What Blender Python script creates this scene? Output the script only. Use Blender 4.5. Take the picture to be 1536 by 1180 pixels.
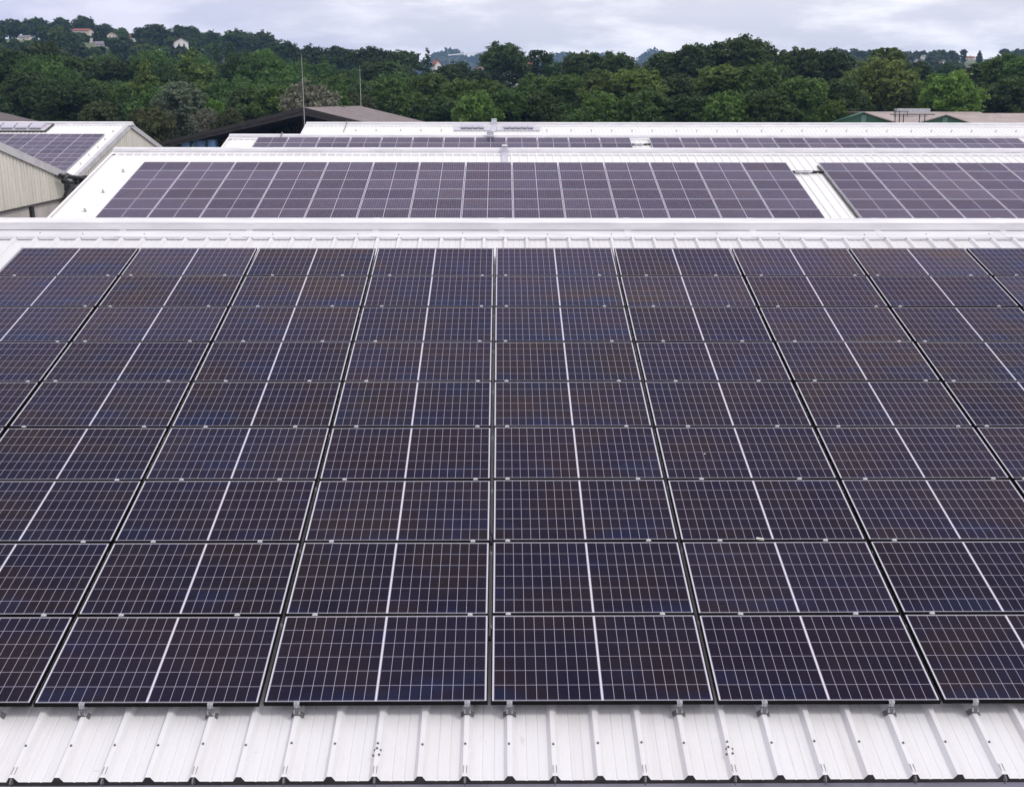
import bpy, math, random
import numpy as np
from mathutils import Matrix, Vector, Euler
R_ = math.radians
scene = bpy.context.scene
col = scene.collection
for o in list(bpy.data.objects): bpy.data.objects.remove(o)

# ------------------------------------------------------------------ camera
ZC = 11.8                                     # camera height above the ground
F, PITCH, YAW, ROLL = 1715.58, 0.248873, 0.0092577, 0.0015593
fwd = np.array([math.sin(YAW)*math.cos(PITCH), math.cos(YAW)*math.cos(PITCH), -math.sin(PITCH)])
rt = np.array([math.cos(YAW), -math.sin(YAW), 0.0]); up = np.cross(rt, fwd)
cr, sr = math.cos(ROLL), math.sin(ROLL)
rt, up = cr*rt+sr*up, -sr*rt+cr*up
camd = bpy.data.cameras.new('camera'); cam = bpy.data.objects.new('camera', camd); col.objects.link(cam)
M4 = Matrix.Identity(4)
for i in range(3):
    M4[i][0], M4[i][1], M4[i][2] = rt[i], up[i], -fwd[i]
M4[0][3], M4[1][3], M4[2][3] = 0, 0, ZC
cam.matrix_world = M4
camd.sensor_width = 36; camd.lens = F/1536*36; camd.clip_start = 0.1; camd.clip_end = 9000
scene.camera = cam

# ------------------------------------------------------------------ light
SUN_EL, SUN_AZ = R_(52), R_(118)              # azimuth clockwise from +Y: from the right, a little behind the camera
sl = bpy.data.lights.new('sun', 'SUN'); sl.energy = 1.1; sl.angle = R_(14); sl.color = (1.0, 0.96, 0.9)
so = bpy.data.objects.new('sun', sl); col.objects.link(so)
sd = Vector((math.sin(SUN_AZ)*math.cos(SUN_EL), math.cos(SUN_AZ)*math.cos(SUN_EL), math.sin(SUN_EL)))
so.rotation_euler = sd.to_track_quat('Z', 'Y').to_euler()
scene.view_settings.view_transform = 'Standard'; scene.view_settings.look = 'None'
scene.view_settings.gamma = 1; scene.view_settings.exposure = 0.28

def N(nt, kind, **kw):
    n = nt.nodes.new(kind)
    for k, v in kw.items():
        if k.startswith('i_'): n.inputs[int(k[2:])].default_value = v
        else: setattr(n, k, v)
    return n
def math_n(nt, op, a, b=None, c=None):
    n = nt.nodes.new('ShaderNodeMath'); n.operation = op
    for i, v in enumerate((a, b, c)):
        if v is None: continue
        if isinstance(v, (int, float)): n.inputs[i].default_value = v
        else: nt.links.new(v, n.inputs[i])
    return n.outputs[0]
def mixc(nt, fac, a, b, blend='MIX'):
    n = nt.nodes.new('ShaderNodeMix'); n.data_type = 'RGBA'; n.blend_type = blend
    for sock, v in ((n.inputs[0], fac), (n.inputs[6], a), (n.inputs[7], b)):
        if isinstance(v, (int, float)): sock.default_value = v
        elif isinstance(v, tuple): sock.default_value = (*v, 1) if len(v) == 3 else v
        else: nt.links.new(v, sock)
    return n.outputs[2]
def ramp(nt, val, lo, hi):
    n = nt.nodes.new('ShaderNodeMapRange'); n.clamp = True; n.interpolation_type = 'SMOOTHSTEP'
    nt.links.new(val, n.inputs[0]); n.inputs[1].default_value = lo; n.inputs[2].default_value = hi
    return n.outputs[0]
def noise(nt, vec, scale, detail=4, rough=.55, w=None):
    n = nt.nodes.new('ShaderNodeTexNoise'); n.inputs['Scale'].default_value = scale
    n.inputs['Detail'].default_value = detail; n.inputs['Roughness'].default_value = rough
    if w is not None:
        n.noise_dimensions = '4D'
        if isinstance(w, (int, float)): n.inputs['W'].default_value = w
        else: nt.links.new(w, n.inputs['W'])
    if vec is not None: nt.links.new(vec, n.inputs['Vector'])
    return n.outputs[0]
def vmul(nt, vec, s):
    n = nt.nodes.new('ShaderNodeVectorMath'); n.operation = 'MULTIPLY'; nt.links.new(vec, n.inputs[0]); n.inputs[1].default_value = s
    return n.outputs[0]

w = bpy.data.worlds.new('World'); scene.world = w; w.use_nodes = True
nt = w.node_tree; nt.nodes.clear()
out = N(nt, 'ShaderNodeOutputWorld'); bg = N(nt, 'ShaderNodeBackground'); bg.inputs[1].default_value = 0.1
nt.links.new(bg.outputs[0], out.inputs[0])
sky = N(nt, 'ShaderNodeTexSky', sky_type='NISHITA', sun_disc=False, sun_elevation=SUN_EL, sun_rotation=SUN_AZ)
tcw = N(nt, 'ShaderNodeTexCoord'); d = tcw.outputs['Generated']
sep = N(nt, 'ShaderNodeSeparateXYZ'); nt.links.new(d, sep.inputs[0])
wob = noise(nt, vmul(nt, d, (7.5, 7.5, 30)), 1.0, 8, .58, 3.7)
big = noise(nt, vmul(nt, d, (2.4, 2.4, 11.0)), 1.0, 4, .5, 9.2)
clouds = ramp(nt, math_n(nt, 'ADD', math_n(nt, 'MULTIPLY', wob, .8), math_n(nt, 'MULTIPLY', big, .30)), .46, .66)
left = ramp(nt, sep.outputs[0], .06, -.42)
dark = mixc(nt, left, (7.5, 7.4, 8.1), (6.2, 6.2, 7.9))
lite = mixc(nt, left, (12.2, 11.8, 11.8), (8.5, 8.2, 9.5))
cl = mixc(nt, clouds, dark, lite)
cl = mixc(nt, ramp(nt, sep.outputs[2], .16, .45), cl, mixc(nt, clouds, (8.2, 8.0, 8.7), (10.2, 9.85, 10.4)))
fin = mixc(nt, .95, sky.outputs[0], cl)
nt.links.new(fin, bg.inputs[0])

# ------------------------------------------------------------------ helpers
def ray(x, y): return fwd + rt*(x-768)/F - up*(y-590)/F
def at(x, y, Y):
    """the place seen at photo pixel (x, y) that lies Y metres ahead of the camera"""
    r = ray(x, y); p = r*Y/r[1]; return Vector((p[0], p[1], p[2]+ZC))
def atX(x, y, X):
    r = ray(x, y); p = r*X/r[0]; return Vector((p[0], p[1], p[2]+ZC))

class MB:
    def __init__(s): s.v = []; s.f = []; s.m = []
    def poly(s, pts, mi=0):
        b = len(s.v); s.v += [tuple(p) for p in pts]; s.f.append(tuple(range(b, b+len(pts)))); s.m.append(mi)
    def box(s, c, size, mat=None, mi=0):
        hx, hy, hz = [a/2 for a in size]; b = len(s.v)
        for dz in (-hz, hz):
            for dx, dy in ((-hx, -hy), (hx, -hy), (hx, hy), (-hx, hy)):
                p = Vector((dx, dy, dz))
                if mat is not None: p = mat @ p
                s.v.append((p[0]+c[0], p[1]+c[1], p[2]+c[2]))
        for q in ((3,2,1,0),(4,5,6,7),(0,1,5,4),(1,2,6,5),(2,3,7,6),(3,0,4,7)):
            s.f.append(tuple(b+i for i in q)); s.m.append(mi)
    def hull(s, bottom, top, mi=0):
        b = len(s.v); n = len(bottom); s.v += [tuple(p) for p in bottom] + [tuple(p) for p in top]
        s.f.append(tuple(b+n-1-i for i in range(n))); s.f.append(tuple(b+n+i for i in range(n))); s.m += [mi, mi]
        for i in range(n):
            j = (i+1) % n; s.f.append((b+i, b+j, b+n+j, b+n+i)); s.m.append(mi)
    def tube(s, pts, r, n=8, mi=0):
        pts = [Vector(p) for p in pts]; rs = r if isinstance(r, (list, tuple)) else [r]*len(pts); b = len(s.v)
        for i, p in enumerate(pts):
            t = (pts[min(i+1, len(pts)-1)]-pts[max(i-1, 0)]).normalized()
            a = t.cross(Vector((.3, .5, .81)) if abs(t.z) < .9 else Vector((1, 0, 0))).normalized(); c = t.cross(a)
            for k in range(n):
                an = 2*math.pi*k/n; s.v.append(tuple(p+(a*math.cos(an)+c*math.sin(an))*rs[i]))
        for i in range(len(pts)-1):
            for k in range(n):
                k2 = (k+1) % n; s.f.append((b+i*n+k, b+i*n+k2, b+(i+1)*n+k2, b+(i+1)*n+k)); s.m.append(mi)
        s.f.append(tuple(b+n-1-k for k in range(n))); s.f.append(tuple(b+(len(pts)-1)*n+k for k in range(n))); s.m += [mi, mi]
    def mesh(s, name, mats, smooth=False):
        me = bpy.data.meshes.new(name); me.from_pydata(s.v, [], s.f)
        for m in (mats if isinstance(mats, (list, tuple)) else [mats]): me.materials.append(m)
        me.polygons.foreach_set('material_index', s.m)
        if smooth: me.polygons.foreach_set('use_smooth', [True]*len(s.f))
        me.update(); return me
    def build(s, name, mats, parent=None, smooth=False, label=None):
        return link(name, s.mesh(name, mats, smooth), parent, label)
def link(name, me, parent=None, label=None):
    o = bpy.data.objects.new(name, me); col.objects.link(o)
    if parent is not None: o.parent = parent
    if label: o['label'] = label
    return o
def tag(o, label=None, cat=None, group=None, kind=None):
    for k, v in (('label', label), ('category', cat), ('group', group), ('kind', kind)):
        if v: o[k] = v
    return o
def thing(name, label, cat, loc=(0, 0, 0), rot=(0, 0, 0), group=None):
    o = bpy.data.objects.new(name, None); col.objects.link(o); o.empty_display_size = .1
    o.location = loc; o.rotation_euler = rot
    return tag(o, label, cat, group)
def copy_tree(o, parent=None):
    c = o.copy(); col.objects.link(c); c.parent = parent
    for ch in o.children: copy_tree(ch, c)
    return c
ORD = ['', 'first', 'second', 'third', 'fourth', 'fifth', 'sixth', 'seventh', 'eighth', 'ninth', 'tenth', 'eleventh', 'twelfth', 'thirteenth', 'fourteenth', 'fifteenth', 'sixteenth', 'seventeenth', 'eighteenth', 'nineteenth', 'twentieth',
       'twenty first', 'twenty second', 'twenty third', 'twenty fourth', 'twenty fifth', 'twenty sixth', 'twenty seventh', 'twenty eighth', 'twenty ninth', 'thirtieth'] + ['thirty '+a for a in ('first','second','third','fourth','fifth','sixth','seventh','eighth','ninth')] + ['fortieth']

# ------------------------------------------------------------------ materials
def pbr(name, base, rough=.6, metal=0.0, ior=1.5):
    m = bpy.data.materials.new(name); m.use_nodes = True; b = m.node_tree.nodes['Principled BSDF']
    b.inputs['Base Color'].default_value = (*base, 1); b.inputs['Roughness'].default_value = rough
    b.inputs['Metallic'].default_value = metal; b.inputs['IOR'].default_value = ior
    return m, m.node_tree, b
def mottled(name, base, rough=.6, metal=0, var=.25, scale=2.0, stretch=(1, 1, 1), tint=None, ior=1.5):
    m, t, b = pbr(name, base, rough, metal, ior)
    tc = N(t, 'ShaderNodeTexCoord'); v = vmul(t, tc.outputs['Object'], stretch)
    n1 = noise(t, v, scale, 6, .6)
    b.inputs['IOR'].default_value = ior
    dk = tint or tuple(c*(1-var) for c in base); lt = tuple(min(.95, c*(1+var*.4)) for c in base)
    t.links.new(mixc(t, ramp(t, n1, .3, .7), dk, lt), b.inputs['Base Color'])
    return m
def roof_mat(name, base, dirt, amount):
    m, t, b = pbr(name, base, .38)
    tc = N(t, 'ShaderNodeTexCoord'); ob = tc.outputs['Object']
    streak = noise(t, vmul(t, ob, (9.0, .35, .35)), 1.0, 6, .65)
    blot = noise(t, ob, .8, 6, .6); fine = noise(t, vmul(t, ob, (60, 5, 5)), 1.0, 3, .6)
    f = math_n(t, 'MULTIPLY', ramp(t, streak, .45, .85), amount)
    c = mixc(t, f, base, dirt)
    c = mixc(t, math_n(t, 'MULTIPLY', ramp(t, blot, .4, .8), amount*.55), c, dirt)
    spots = ramp(t, noise(t, vmul(t, ob, (7, 3.5, 3.5)), 1.0, 2, .5, 4.2), .72, .80)
    c = mixc(t, math_n(t, 'MULTIPLY', spots, amount*.7), c, tuple(x*.6 for x in dirt))
    c = mixc(t, math_n(t, 'MULTIPLY', ramp(t, fine, .5, .8), amount*.3), c, tuple(x*.75 for x in dirt))
    dash = ramp(t, noise(t, vmul(t, ob, (5.5, 46, 46)), 1.0, 1, .5, 8.0), .76, .80)
    c = mixc(t, math_n(t, 'MULTIPLY', dash, amount*.8), c, tuple(x*.45 for x in dirt))
    run = ramp(t, noise(t, vmul(t, ob, (22, .22, .22)), 1.0, 3, .5, 2.0), .58, .80)
    c = mixc(t, math_n(t, 'MULTIPLY', run, amount*.55), c, tuple(x*.8 for x in dirt))
    t.links.new(c, b.inputs['Base Color'])
    t.links.new(math_n(t, 'ADD', math_n(t, 'MULTIPLY', blot, .3), .25), b.inputs['Roughness'])
    return m
M = {}
M['roof'] = roof_mat('white_roof_sheet', (.70, .695, .705), (.52, .485, .47), .45)
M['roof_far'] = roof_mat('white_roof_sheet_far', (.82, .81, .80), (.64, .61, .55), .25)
M['cap'] = mottled('ridge_cap_paint', (.74, .73, .75), .4, var=.14, scale=1.6, stretch=(.6, 3, 3))
M['flash'] = mottled('grey_flashing', (.56, .55, .57), .45, var=.15, scale=1.2)
M['foam'] = mottled('cut_panel_edge', (.045, .04, .036), .8, var=.4, scale=9)
M['gutter'] = mottled('zinc_gutter', (.46, .45, .52), .45, .1, var=.25, scale=3)
M['steel'] = mottled('galvanised_steel', (.45, .45, .48), .4, .6, var=.3, scale=20)
M['alu'] = mottled('aluminium', (.62, .62, .65), .35, .5, var=.15, scale=8)
M['silver_frame'] = mottled('silver_panel_frame', (.54, .52, .60), .4, .2, var=.1, scale=8)
M['black_frame'] = mottled('black_panel_frame', (.007, .007, .008), .5, .0, var=.3, scale=6, ior=1.15)
M['screw'] = pbr('screw_head', (.17, .165, .17), .5, .3)[0]
M['black'] = mottled('black_plastic', (.012, .012, .013), .5, var=.3, scale=5)
M['concrete'] = mottled('pale_render', (.52, .48, .46), .85, var=.22, scale=.7, stretch=(1, 1, .4))
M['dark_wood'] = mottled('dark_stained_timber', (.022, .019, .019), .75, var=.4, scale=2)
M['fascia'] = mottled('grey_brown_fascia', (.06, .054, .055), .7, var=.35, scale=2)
M['fibre'] = mottled('weathered_fibre_cement', (.26, .225, .225), .85, var=.25, scale=.6, stretch=(1, 1, 1))
M['fibre_dark'] = mottled('old_fibre_cement', (.12, .095, .095), .85, var=.3, scale=.6)
M['pink_roof'] = mottled('pinkish_metal_roof', (.40, .33, .31), .6, var=.18, scale=.5)
M['green'] = mottled('green_cladding', (.035, .115, .065), .55, var=.2, scale=.8)
M['pale_green'] = mottled('translucent_strip', (.13, .24, .20), .5, var=.2, scale=.8)
M['blue_wrap'] = mottled('blue_wrapped_goods', (.16, .32, .62), .4, var=.6, scale=1.6)
M['white_wall'] = mottled('white_render', (.80, .77, .76), .8, var=.08, scale=1)
M['cream_wall'] = mottled('cream_render', (.66, .60, .52), .8, var=.1, scale=1)
M['tiles'] = mottled('red_roof_tiles', (.30, .095, .06), .8, var=.3, scale=2)
M['brown_tiles'] = mottled('brown_roof_tiles', (.15, .085, .07), .8, var=.3, scale=2)
M['slate'] = mottled('grey_slates', (.20, .19, .23), .7, var=.25, scale=2)
M['pane'] = pbr('window_glass', (.03, .04, .05), .08)[0]
M['bark'] = mottled('bark', (.07, .055, .042), .9, var=.4, scale=3, stretch=(1, 1, .3))
M['dropping'] = pbr('pale_scrap', (.72, .70, .60), .8)[0]
M['duct'] = mottled('pale_grey_tray', (.56, .56, .62), .4, .1, var=.12, scale=4)
M['louvre_dark'] = pbr('dark_vent_grille', (.13, .13, .15), .6)[0]  # dark grey strip low on the front of each vent flap

def clad_mat():
    m, t, b = pbr('beige_profiled_cladding', (.58, .55, .47), .55)
    tc = N(t, 'ShaderNodeTexCoord')
    n1 = noise(t, vmul(t, tc.outputs['Object'], (1, 1.2, .25)), 1.4, 5, .6)
    n2 = noise(t, vmul(t, tc.outputs['Object'], (1, 6, .35)), 1.0, 4, .6)
    c = mixc(t, ramp(t, n1, .3, .75), (.75, .72, .65), (.64, .61, .545))
    c = mixc(t, math_n(t, 'MULTIPLY', ramp(t, n2, .5, .8), .6), c, (.48, .455, .39))
    t.links.new(c, b.inputs['Base Color']); return m
M['clad'] = clad_mat()

PW, PH = 1.755, 1.038            # module size
def cell_mat(name, far=False):
    """half-cut mono cells, ten plus ten by six, on a white backsheet under anti-reflective glass"""
    m, t, b = pbr(name, (.02, .02, .04), .17, 0, 1.21)
    tc = N(t, 'ShaderNodeTexCoord'); ob = tc.outputs['Object']
    s = N(t, 'ShaderNodeSeparateXYZ'); t.links.new(ob, s.inputs[0]); x, y = s.outputs[0], s.outputs[1]
    ax = math_n(t, 'ABSOLUTE', x)
    def lines(u, pitch, half):
        fr = math_n(t, 'FRACT', math_n(t, 'DIVIDE', u, pitch))
        dd = math_n(t, 'MULTIPLY', math_n(t, 'MINIMUM', fr, math_n(t, 'SUBTRACT', 1.0, fr)), pitch)
        return math_n(t, 'LESS_THAN', dd, half)
    lx = lines(math_n(t, 'SUBTRACT', ax, .009), .0845, .0017)
    ly = lines(math_n(t, 'ADD', y, .498), .166, .0018)
    mid = math_n(t, 'LESS_THAN', ax, .0063)
    edge = math_n(t, 'MAXIMUM', math_n(t, 'GREATER_THAN', ax, .857), math_n(t, 'GREATER_THAN', math_n(t, 'ABSOLUTE', y), .5035))
    bus = lines(math_n(t, 'ADD', y, .498), .166/9, .0006)
    oi = N(t, 'ShaderNodeObjectInfo'); rnd = oi.outputs['Random']
    r10 = math_n(t, 'MULTIPLY', rnd, 97.0)
    # tint of the anti-reflective coating: drifts across a module, differs from cell to cell and module to module
    n1 = noise(t, vmul(t, ob, (1.1, 1.7, 1)), 1.0, 2, .5, r10)
    n2 = noise(t, vmul(t, ob, (.9, 2.2, 1)), 1.3, 3, .5, math_n(t, 'ADD', r10, 13.0))
    cx = math_n(t, 'FLOOR', math_n(t, 'DIVIDE', x, .0845)); cy = math_n(t, 'FLOOR', math_n(t, 'DIVIDE', math_n(t, 'ADD', y, .498), .166))
    cv = N(t, 'ShaderNodeCombineXYZ'); t.links.new(cx, cv.inputs[0]); t.links.new(cy, cv.inputs[1]); t.links.new(r10, cv.inputs[2])
    wn = N(t, 'ShaderNodeTexWhiteNoise'); wn.noise_dimensions = '3D'; t.links.new(cv.outputs[0], wn.inputs[0])
    navy, brown, blue, plum = (.003, .003, .014), (.010, .006, .009), (.004, .010, .040), (.007, .004, .014)
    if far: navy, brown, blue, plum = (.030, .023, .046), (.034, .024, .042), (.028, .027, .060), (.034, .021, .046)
    c = mixc(t, ramp(t, n1, .38, .66), navy, brown)
    c = mixc(t, math_n(t, 'MULTIPLY', ramp(t, math_n(t, 'FRACT', math_n(t, 'MULTIPLY', rnd, 7.3)), .55, .95), .75), c, plum)
    low = ramp(t, y, .05, -.52)
    bl = math_n(t, 'MULTIPLY', ramp(t, math_n(t, 'ADD', n2, math_n(t, 'MULTIPLY', low, .10)), .55, .78), .85)
    c = mixc(t, bl, c, blue)
    c = mixc(t, math_n(t, 'MULTIPLY', wn.outputs[0], .35), c, (.004, .0035, .007))
    if not far: c = mixc(t, math_n(t, 'MULTIPLY', bus, .11), c, (.34, .34, .38))
    dust = noise(t, vmul(t, ob, (3, 3, 3)), 1.0, 6, .65, math_n(t, 'ADD', r10, 5.0))
    c = mixc(t, math_n(t, 'MULTIPLY', ramp(t, dust,   .35, .85), .014), c, (.36, .33, .31))
    speck = ramp(t, noise(t, ob, 38.0, 1, .5, r10), .80, .83)
    c = mixc(t, math_n(t, 'MULTIPLY', speck, .28), c, (.5, .48, .45))
    lines_f = math_n(t, 'MAXIMUM', lx, ly)
    c = mixc(t, math_n(t, 'MULTIPLY', lines_f, .74 if not far else .58), c, (.51, .48, .58))
    c = mixc(t, math_n(t, 'MAXIMUM', mid, edge), c, (.60, .59, .65))
    # violet coating tint; broad brown and blue drifts are painted-in cloud reflection over the array
    geo = N(t, 'ShaderNodeNewGeometry')
    w1 = noise(t, geo.outputs['Position'], .33, 2, .5); w2 = noise(t, vmul(t, geo.outputs['Position'], (1, 1.4, 1)), .27, 2, .5, 6.0)
    f1 = math_n(t, 'ADD', math_n(t, 'MULTIPLY', w1, .6), math_n(t, 'MULTIPLY', n1, .5))
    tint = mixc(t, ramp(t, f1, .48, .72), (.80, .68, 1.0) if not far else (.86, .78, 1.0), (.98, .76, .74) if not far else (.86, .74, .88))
    f2 = math_n(t, 'ADD', math_n(t, 'MULTIPLY', w2, .55), math_n(t, 'ADD', math_n(t, 'MULTIPLY', n2, .5), math_n(t, 'MULTIPLY', low, .06)))
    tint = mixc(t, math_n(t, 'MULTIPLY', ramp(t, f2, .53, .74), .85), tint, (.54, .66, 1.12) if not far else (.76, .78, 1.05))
    tint = mixc(t, math_n(t, 'MULTIPLY', wn.outputs[0], .30), tint, (.62, .56, .66))
    val = N(t, 'ShaderNodeHueSaturation'); t.links.new(tint, val.inputs['Color'])
    t.links.new(math_n(t, 'ADD', .80, math_n(t, 'MULTIPLY', math_n(t, 'FRACT', math_n(t, 'MULTIPLY', rnd, 13.7)), .38)), val.inputs['Value'])  # random brightness per module imitates tilts mirroring the sky differently
    t.links.new(c, b.inputs['Base Color']); b.inputs['Specular IOR Level'].default_value = 0.0; b.inputs['Roughness'].default_value = .6
    gl = N(t, 'ShaderNodeBsdfGlossy'); t.links.new(val.outputs[0], gl.inputs[0])
    t.links.new(math_n(t, 'ADD', .10, math_n(t, 'MULTIPLY', dust, .18)), gl.inputs['Roughness'])
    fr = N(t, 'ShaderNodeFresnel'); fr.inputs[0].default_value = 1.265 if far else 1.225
    mx = N(t, 'ShaderNodeMixShader'); t.links.new(fr.outputs[0], mx.inputs[0]); t.links.new(b.outputs[0], mx.inputs[1]); t.links.new(gl.outputs[0], mx.inputs[2])
    t.links.new(mx.outputs[0], t.nodes['Material Output'].inputs[0])
    return m
M['cells'] = cell_mat('solar_cells'); M['cells_far'] = cell_mat('solar_cells_far', True)  # far cells get a lighter, more violet base colour

def leaf_mat(name, a, b_, c_, rough=.6):
    m, t, b = pbr(name, a, rough, 0, 1.4)
    tc = N(t, 'ShaderNodeTexCoord'); oi = N(t, 'ShaderNodeObjectInfo')
    r = math_n(t, 'MULTIPLY', oi.outputs['Random'], 31.0)
    n1 = noise(t, tc.outputs['Object'], .42, 5, .65, r); n2 = noise(t, tc.outputs['Object'], 2.6, 2, .6, r)
    c = mixc(t, ramp(t, n1, .35, .68), a, b_)
    c = mixc(t, ramp(t, n2, .5, .78), c, c_)
    hs = N(t, 'ShaderNodeHueSaturation'); t.links.new(c, hs.inputs['Color'])
    t.links.new(math_n(t, 'ADD', .485, math_n(t, 'MULTIPLY', oi.outputs['Random'], .03)), hs.inputs['Hue'])
    t.links.new(math_n(t, 'ADD', .72, math_n(t, 'MULTIPLY', math_n(t, 'FRACT', math_n(t, 'MULTIPLY', oi.outputs['Random'], 5.7)), .55)), hs.inputs['Value'])
    t.links.new(hs.outputs[0], b.inputs['Base Color'])
    tr = N(t, 'ShaderNodeBsdfTranslucent'); t.links.new(hs.outputs[0], tr.inputs[0])
    mx = N(t, 'ShaderNodeMixShader'); mx.inputs[0].default_value = .32
    t.links.new(b.outputs[0], mx.inputs[1]); t.links.new(tr.outputs[0], mx.inputs[2])
    t.links.new(mx.outputs[0], t.nodes['Material Output'].inputs[0])
    return m
LEAF = {
 'dark':   leaf_mat('dark_foliage',  (0.046, 0.082, 0.024), (0.060, 0.108, 0.024), (0.105, 0.157, 0.033)),
 'mid':    leaf_mat('green_foliage', (.072, .140, .030), (.105, .190, .036), (.165, .250, .055)),
 'olive':  leaf_mat('olive_foliage', (.098, .150, .032), (.142, .200, .042), (.205, .260, .066)),
 'bright': leaf_mat('bright_foliage',(0.091, 0.174, 0.029), (0.140, 0.238, 0.035), (0.220, 0.306, 0.061)),
 'grey':   leaf_mat('grey_foliage', (.105, .140, .085), (.155, .19, .12), (.24, .28, .19)),
 'silver': leaf_mat('silver_foliage', (.19, .205, .14), (.27, .28, .20), (.38, .39, .30)),
 'brown':  leaf_mat('dry_foliage', (.078, .098, .036), (.115, .128, .046), (.15, .165, .065)),
}
def ground_mat():
    m, t, b = pbr('ground_cover', (.06, .08, .03), .9)
    g = N(t, 'ShaderNodeNewGeometry'); p = g.outputs['Position']
    sx = N(t, 'ShaderNodeSeparateXYZ'); t.links.new(p, sx.inputs[0])
    n1 = noise(t, p, .012, 6, .6); n2 = noise(t, p, .11, 5, .7); n3 = noise(t, p, .0045, 3, .5)
    c = mixc(t, ramp(t, n1, .35, .65), (.030, .050, .020), (.055, .080, .028))
    c = mixc(t, ramp(t, n2, .42, .7), c, (.020, .036, .016))
    c = mixc(t, ramp(t, n3, .60, .64), c, (.11, .135, .06))
    near = ramp(t, sx.outputs[1], 150, 118)
    c = mixc(t, near, c, mixc(t, ramp(t, n2, .4, .7), (.10, .095, .09), (.16, .15, .14)))
    t.links.new(c, b.inputs['Base Color']); return m
M['ground'] = ground_mat()

# ------------------------------------------------------------------ ground and hills
rng = np.random.default_rng(7)
def sm(t): t = np.clip(t, 0, 1); return t*t*(3-2*t)
def ground_h(X, Y):
    X = np.asarray(X, float); Y = np.asarray(Y, float)
    h = 44*sm((Y-225)/430)*sm((75-X)/330)*np.exp(-np.clip(Y-720, 0, None)**2/(2*330.0**2))
    h = h + 46*np.clip((Y-250)/700, 0, 1)*sm((X-60)/120)*np.exp(-np.clip(Y-960, 0, None)**2/(2*220.0**2))
    f_ = np.zeros_like(h)
    for cx, cy, a, sx, sy in ((-112, 2500, 115, 80, 260), (-20, 2600, 111, 150, 300), (140, 2650, 115, 110, 260), (235, 2750, 116, 90, 300),
                              (335, 2600, 116, 70, 240), (-330, 2600, 98, 170, 300), (600, 2800, 108, 260, 300), (900, 2900, 112, 260, 300), (1300, 2900, 110, 260, 300), (-800, 2900, 100, 400, 300)):
        f_ = np.maximum(f_, a*np.exp(-((X-cx)/sx)**2*.6 - ((Y-cy)/sy)**2))
    h = h + f_
    far = sm((Y-1500)/700)
    h = h + far*(3*np.sin(X*.021+1.3)*np.sin(Y*.013)+2.5*np.sin(X*.053+Y*.03)+2.2*np.sin(X*.13+.7)*np.sin(Y*.11))
    return h*sm((Y-150)/60)
def build_ground():
    xs = np.unique(np.concatenate([np.linspace(-1650, -420, 42), np.linspace(-420, 520, 190), np.linspace(520, 1650, 80)]))
    ys = np.unique(np.concatenate([np.linspace(-320, 120, 12), np.linspace(120, 760, 110), np.linspace(760, 1300, 50), np.linspace(1300, 3500, 130)]))
    gx, gy = np.meshgrid(xs, ys); gz = ground_h(gx, gy)
    v = np.stack([gx.ravel(), gy.ravel(), gz.ravel()], 1); nx = len(xs); ny = len(ys)
    i = (np.arange(ny-1)[:, None]*nx+np.arange(nx-1)[None]).ravel()
    f = np.stack([i, i+1, i+nx+1, i+nx], 1)
    me = npmesh('ground', v, f, M['ground']); me.polygons.foreach_set('use_smooth', [True]*len(f))
    tag(link('ground', me), kind='structure')
def npmesh(name, v, f, mat):
    me = bpy.data.meshes.new(name); k = f.shape[1]
    me.vertices.add(len(v)); me.vertices.foreach_set('co', v.astype(np.float32).ravel())
    me.loops.add(f.size); me.loops.foreach_set('vertex_index', f.astype(np.int32).ravel())
    me.polygons.add(len(f)); me.polygons.foreach_set('loop_start', np.arange(0, f.size, k, dtype=np.int32))
    me.materials.append(mat); me.update(calc_edges=True); me.validate()
    return me
build_ground()

# ------------------------------------------------------------------ the white halls
S = 0.2570597; CS, SN = math.cos(S), math.sin(S)
RIB, RIB0 = 1/3, 0.059
def slope_pt(Ya, Za, s, side, x, dd, h):
    """point on a roof slope: dd metres down from the apex, h above the sheet; side -1 faces the camera"""
    return (x, Ya + side*dd*math.cos(s) + side*h*math.sin(s), Za - dd*math.sin(s) + h*math.cos(s))
def rib_profile(x0, x1):
    pts = [(x0, 0.0)]
    k = math.ceil((x0-RIB0)/RIB + .2)
    while RIB0+k*RIB + .31 < x1:
        c = RIB0+k*RIB
        pts += [(c-.044, 0), (c-.018, .045), (c+.018, .045), (c+.044, 0)]
        for g in (.122, .211): pts += [(c+g-.010, 0), (c+g-.003, -.004), (c+g+.003, -.004), (c+g+.010, 0)]
        k += 1
    pts.append((x1, 0.0)); return [p for i, p in enumerate(pts) if i == 0 or p[0] > pts[i-1][0]]
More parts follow.
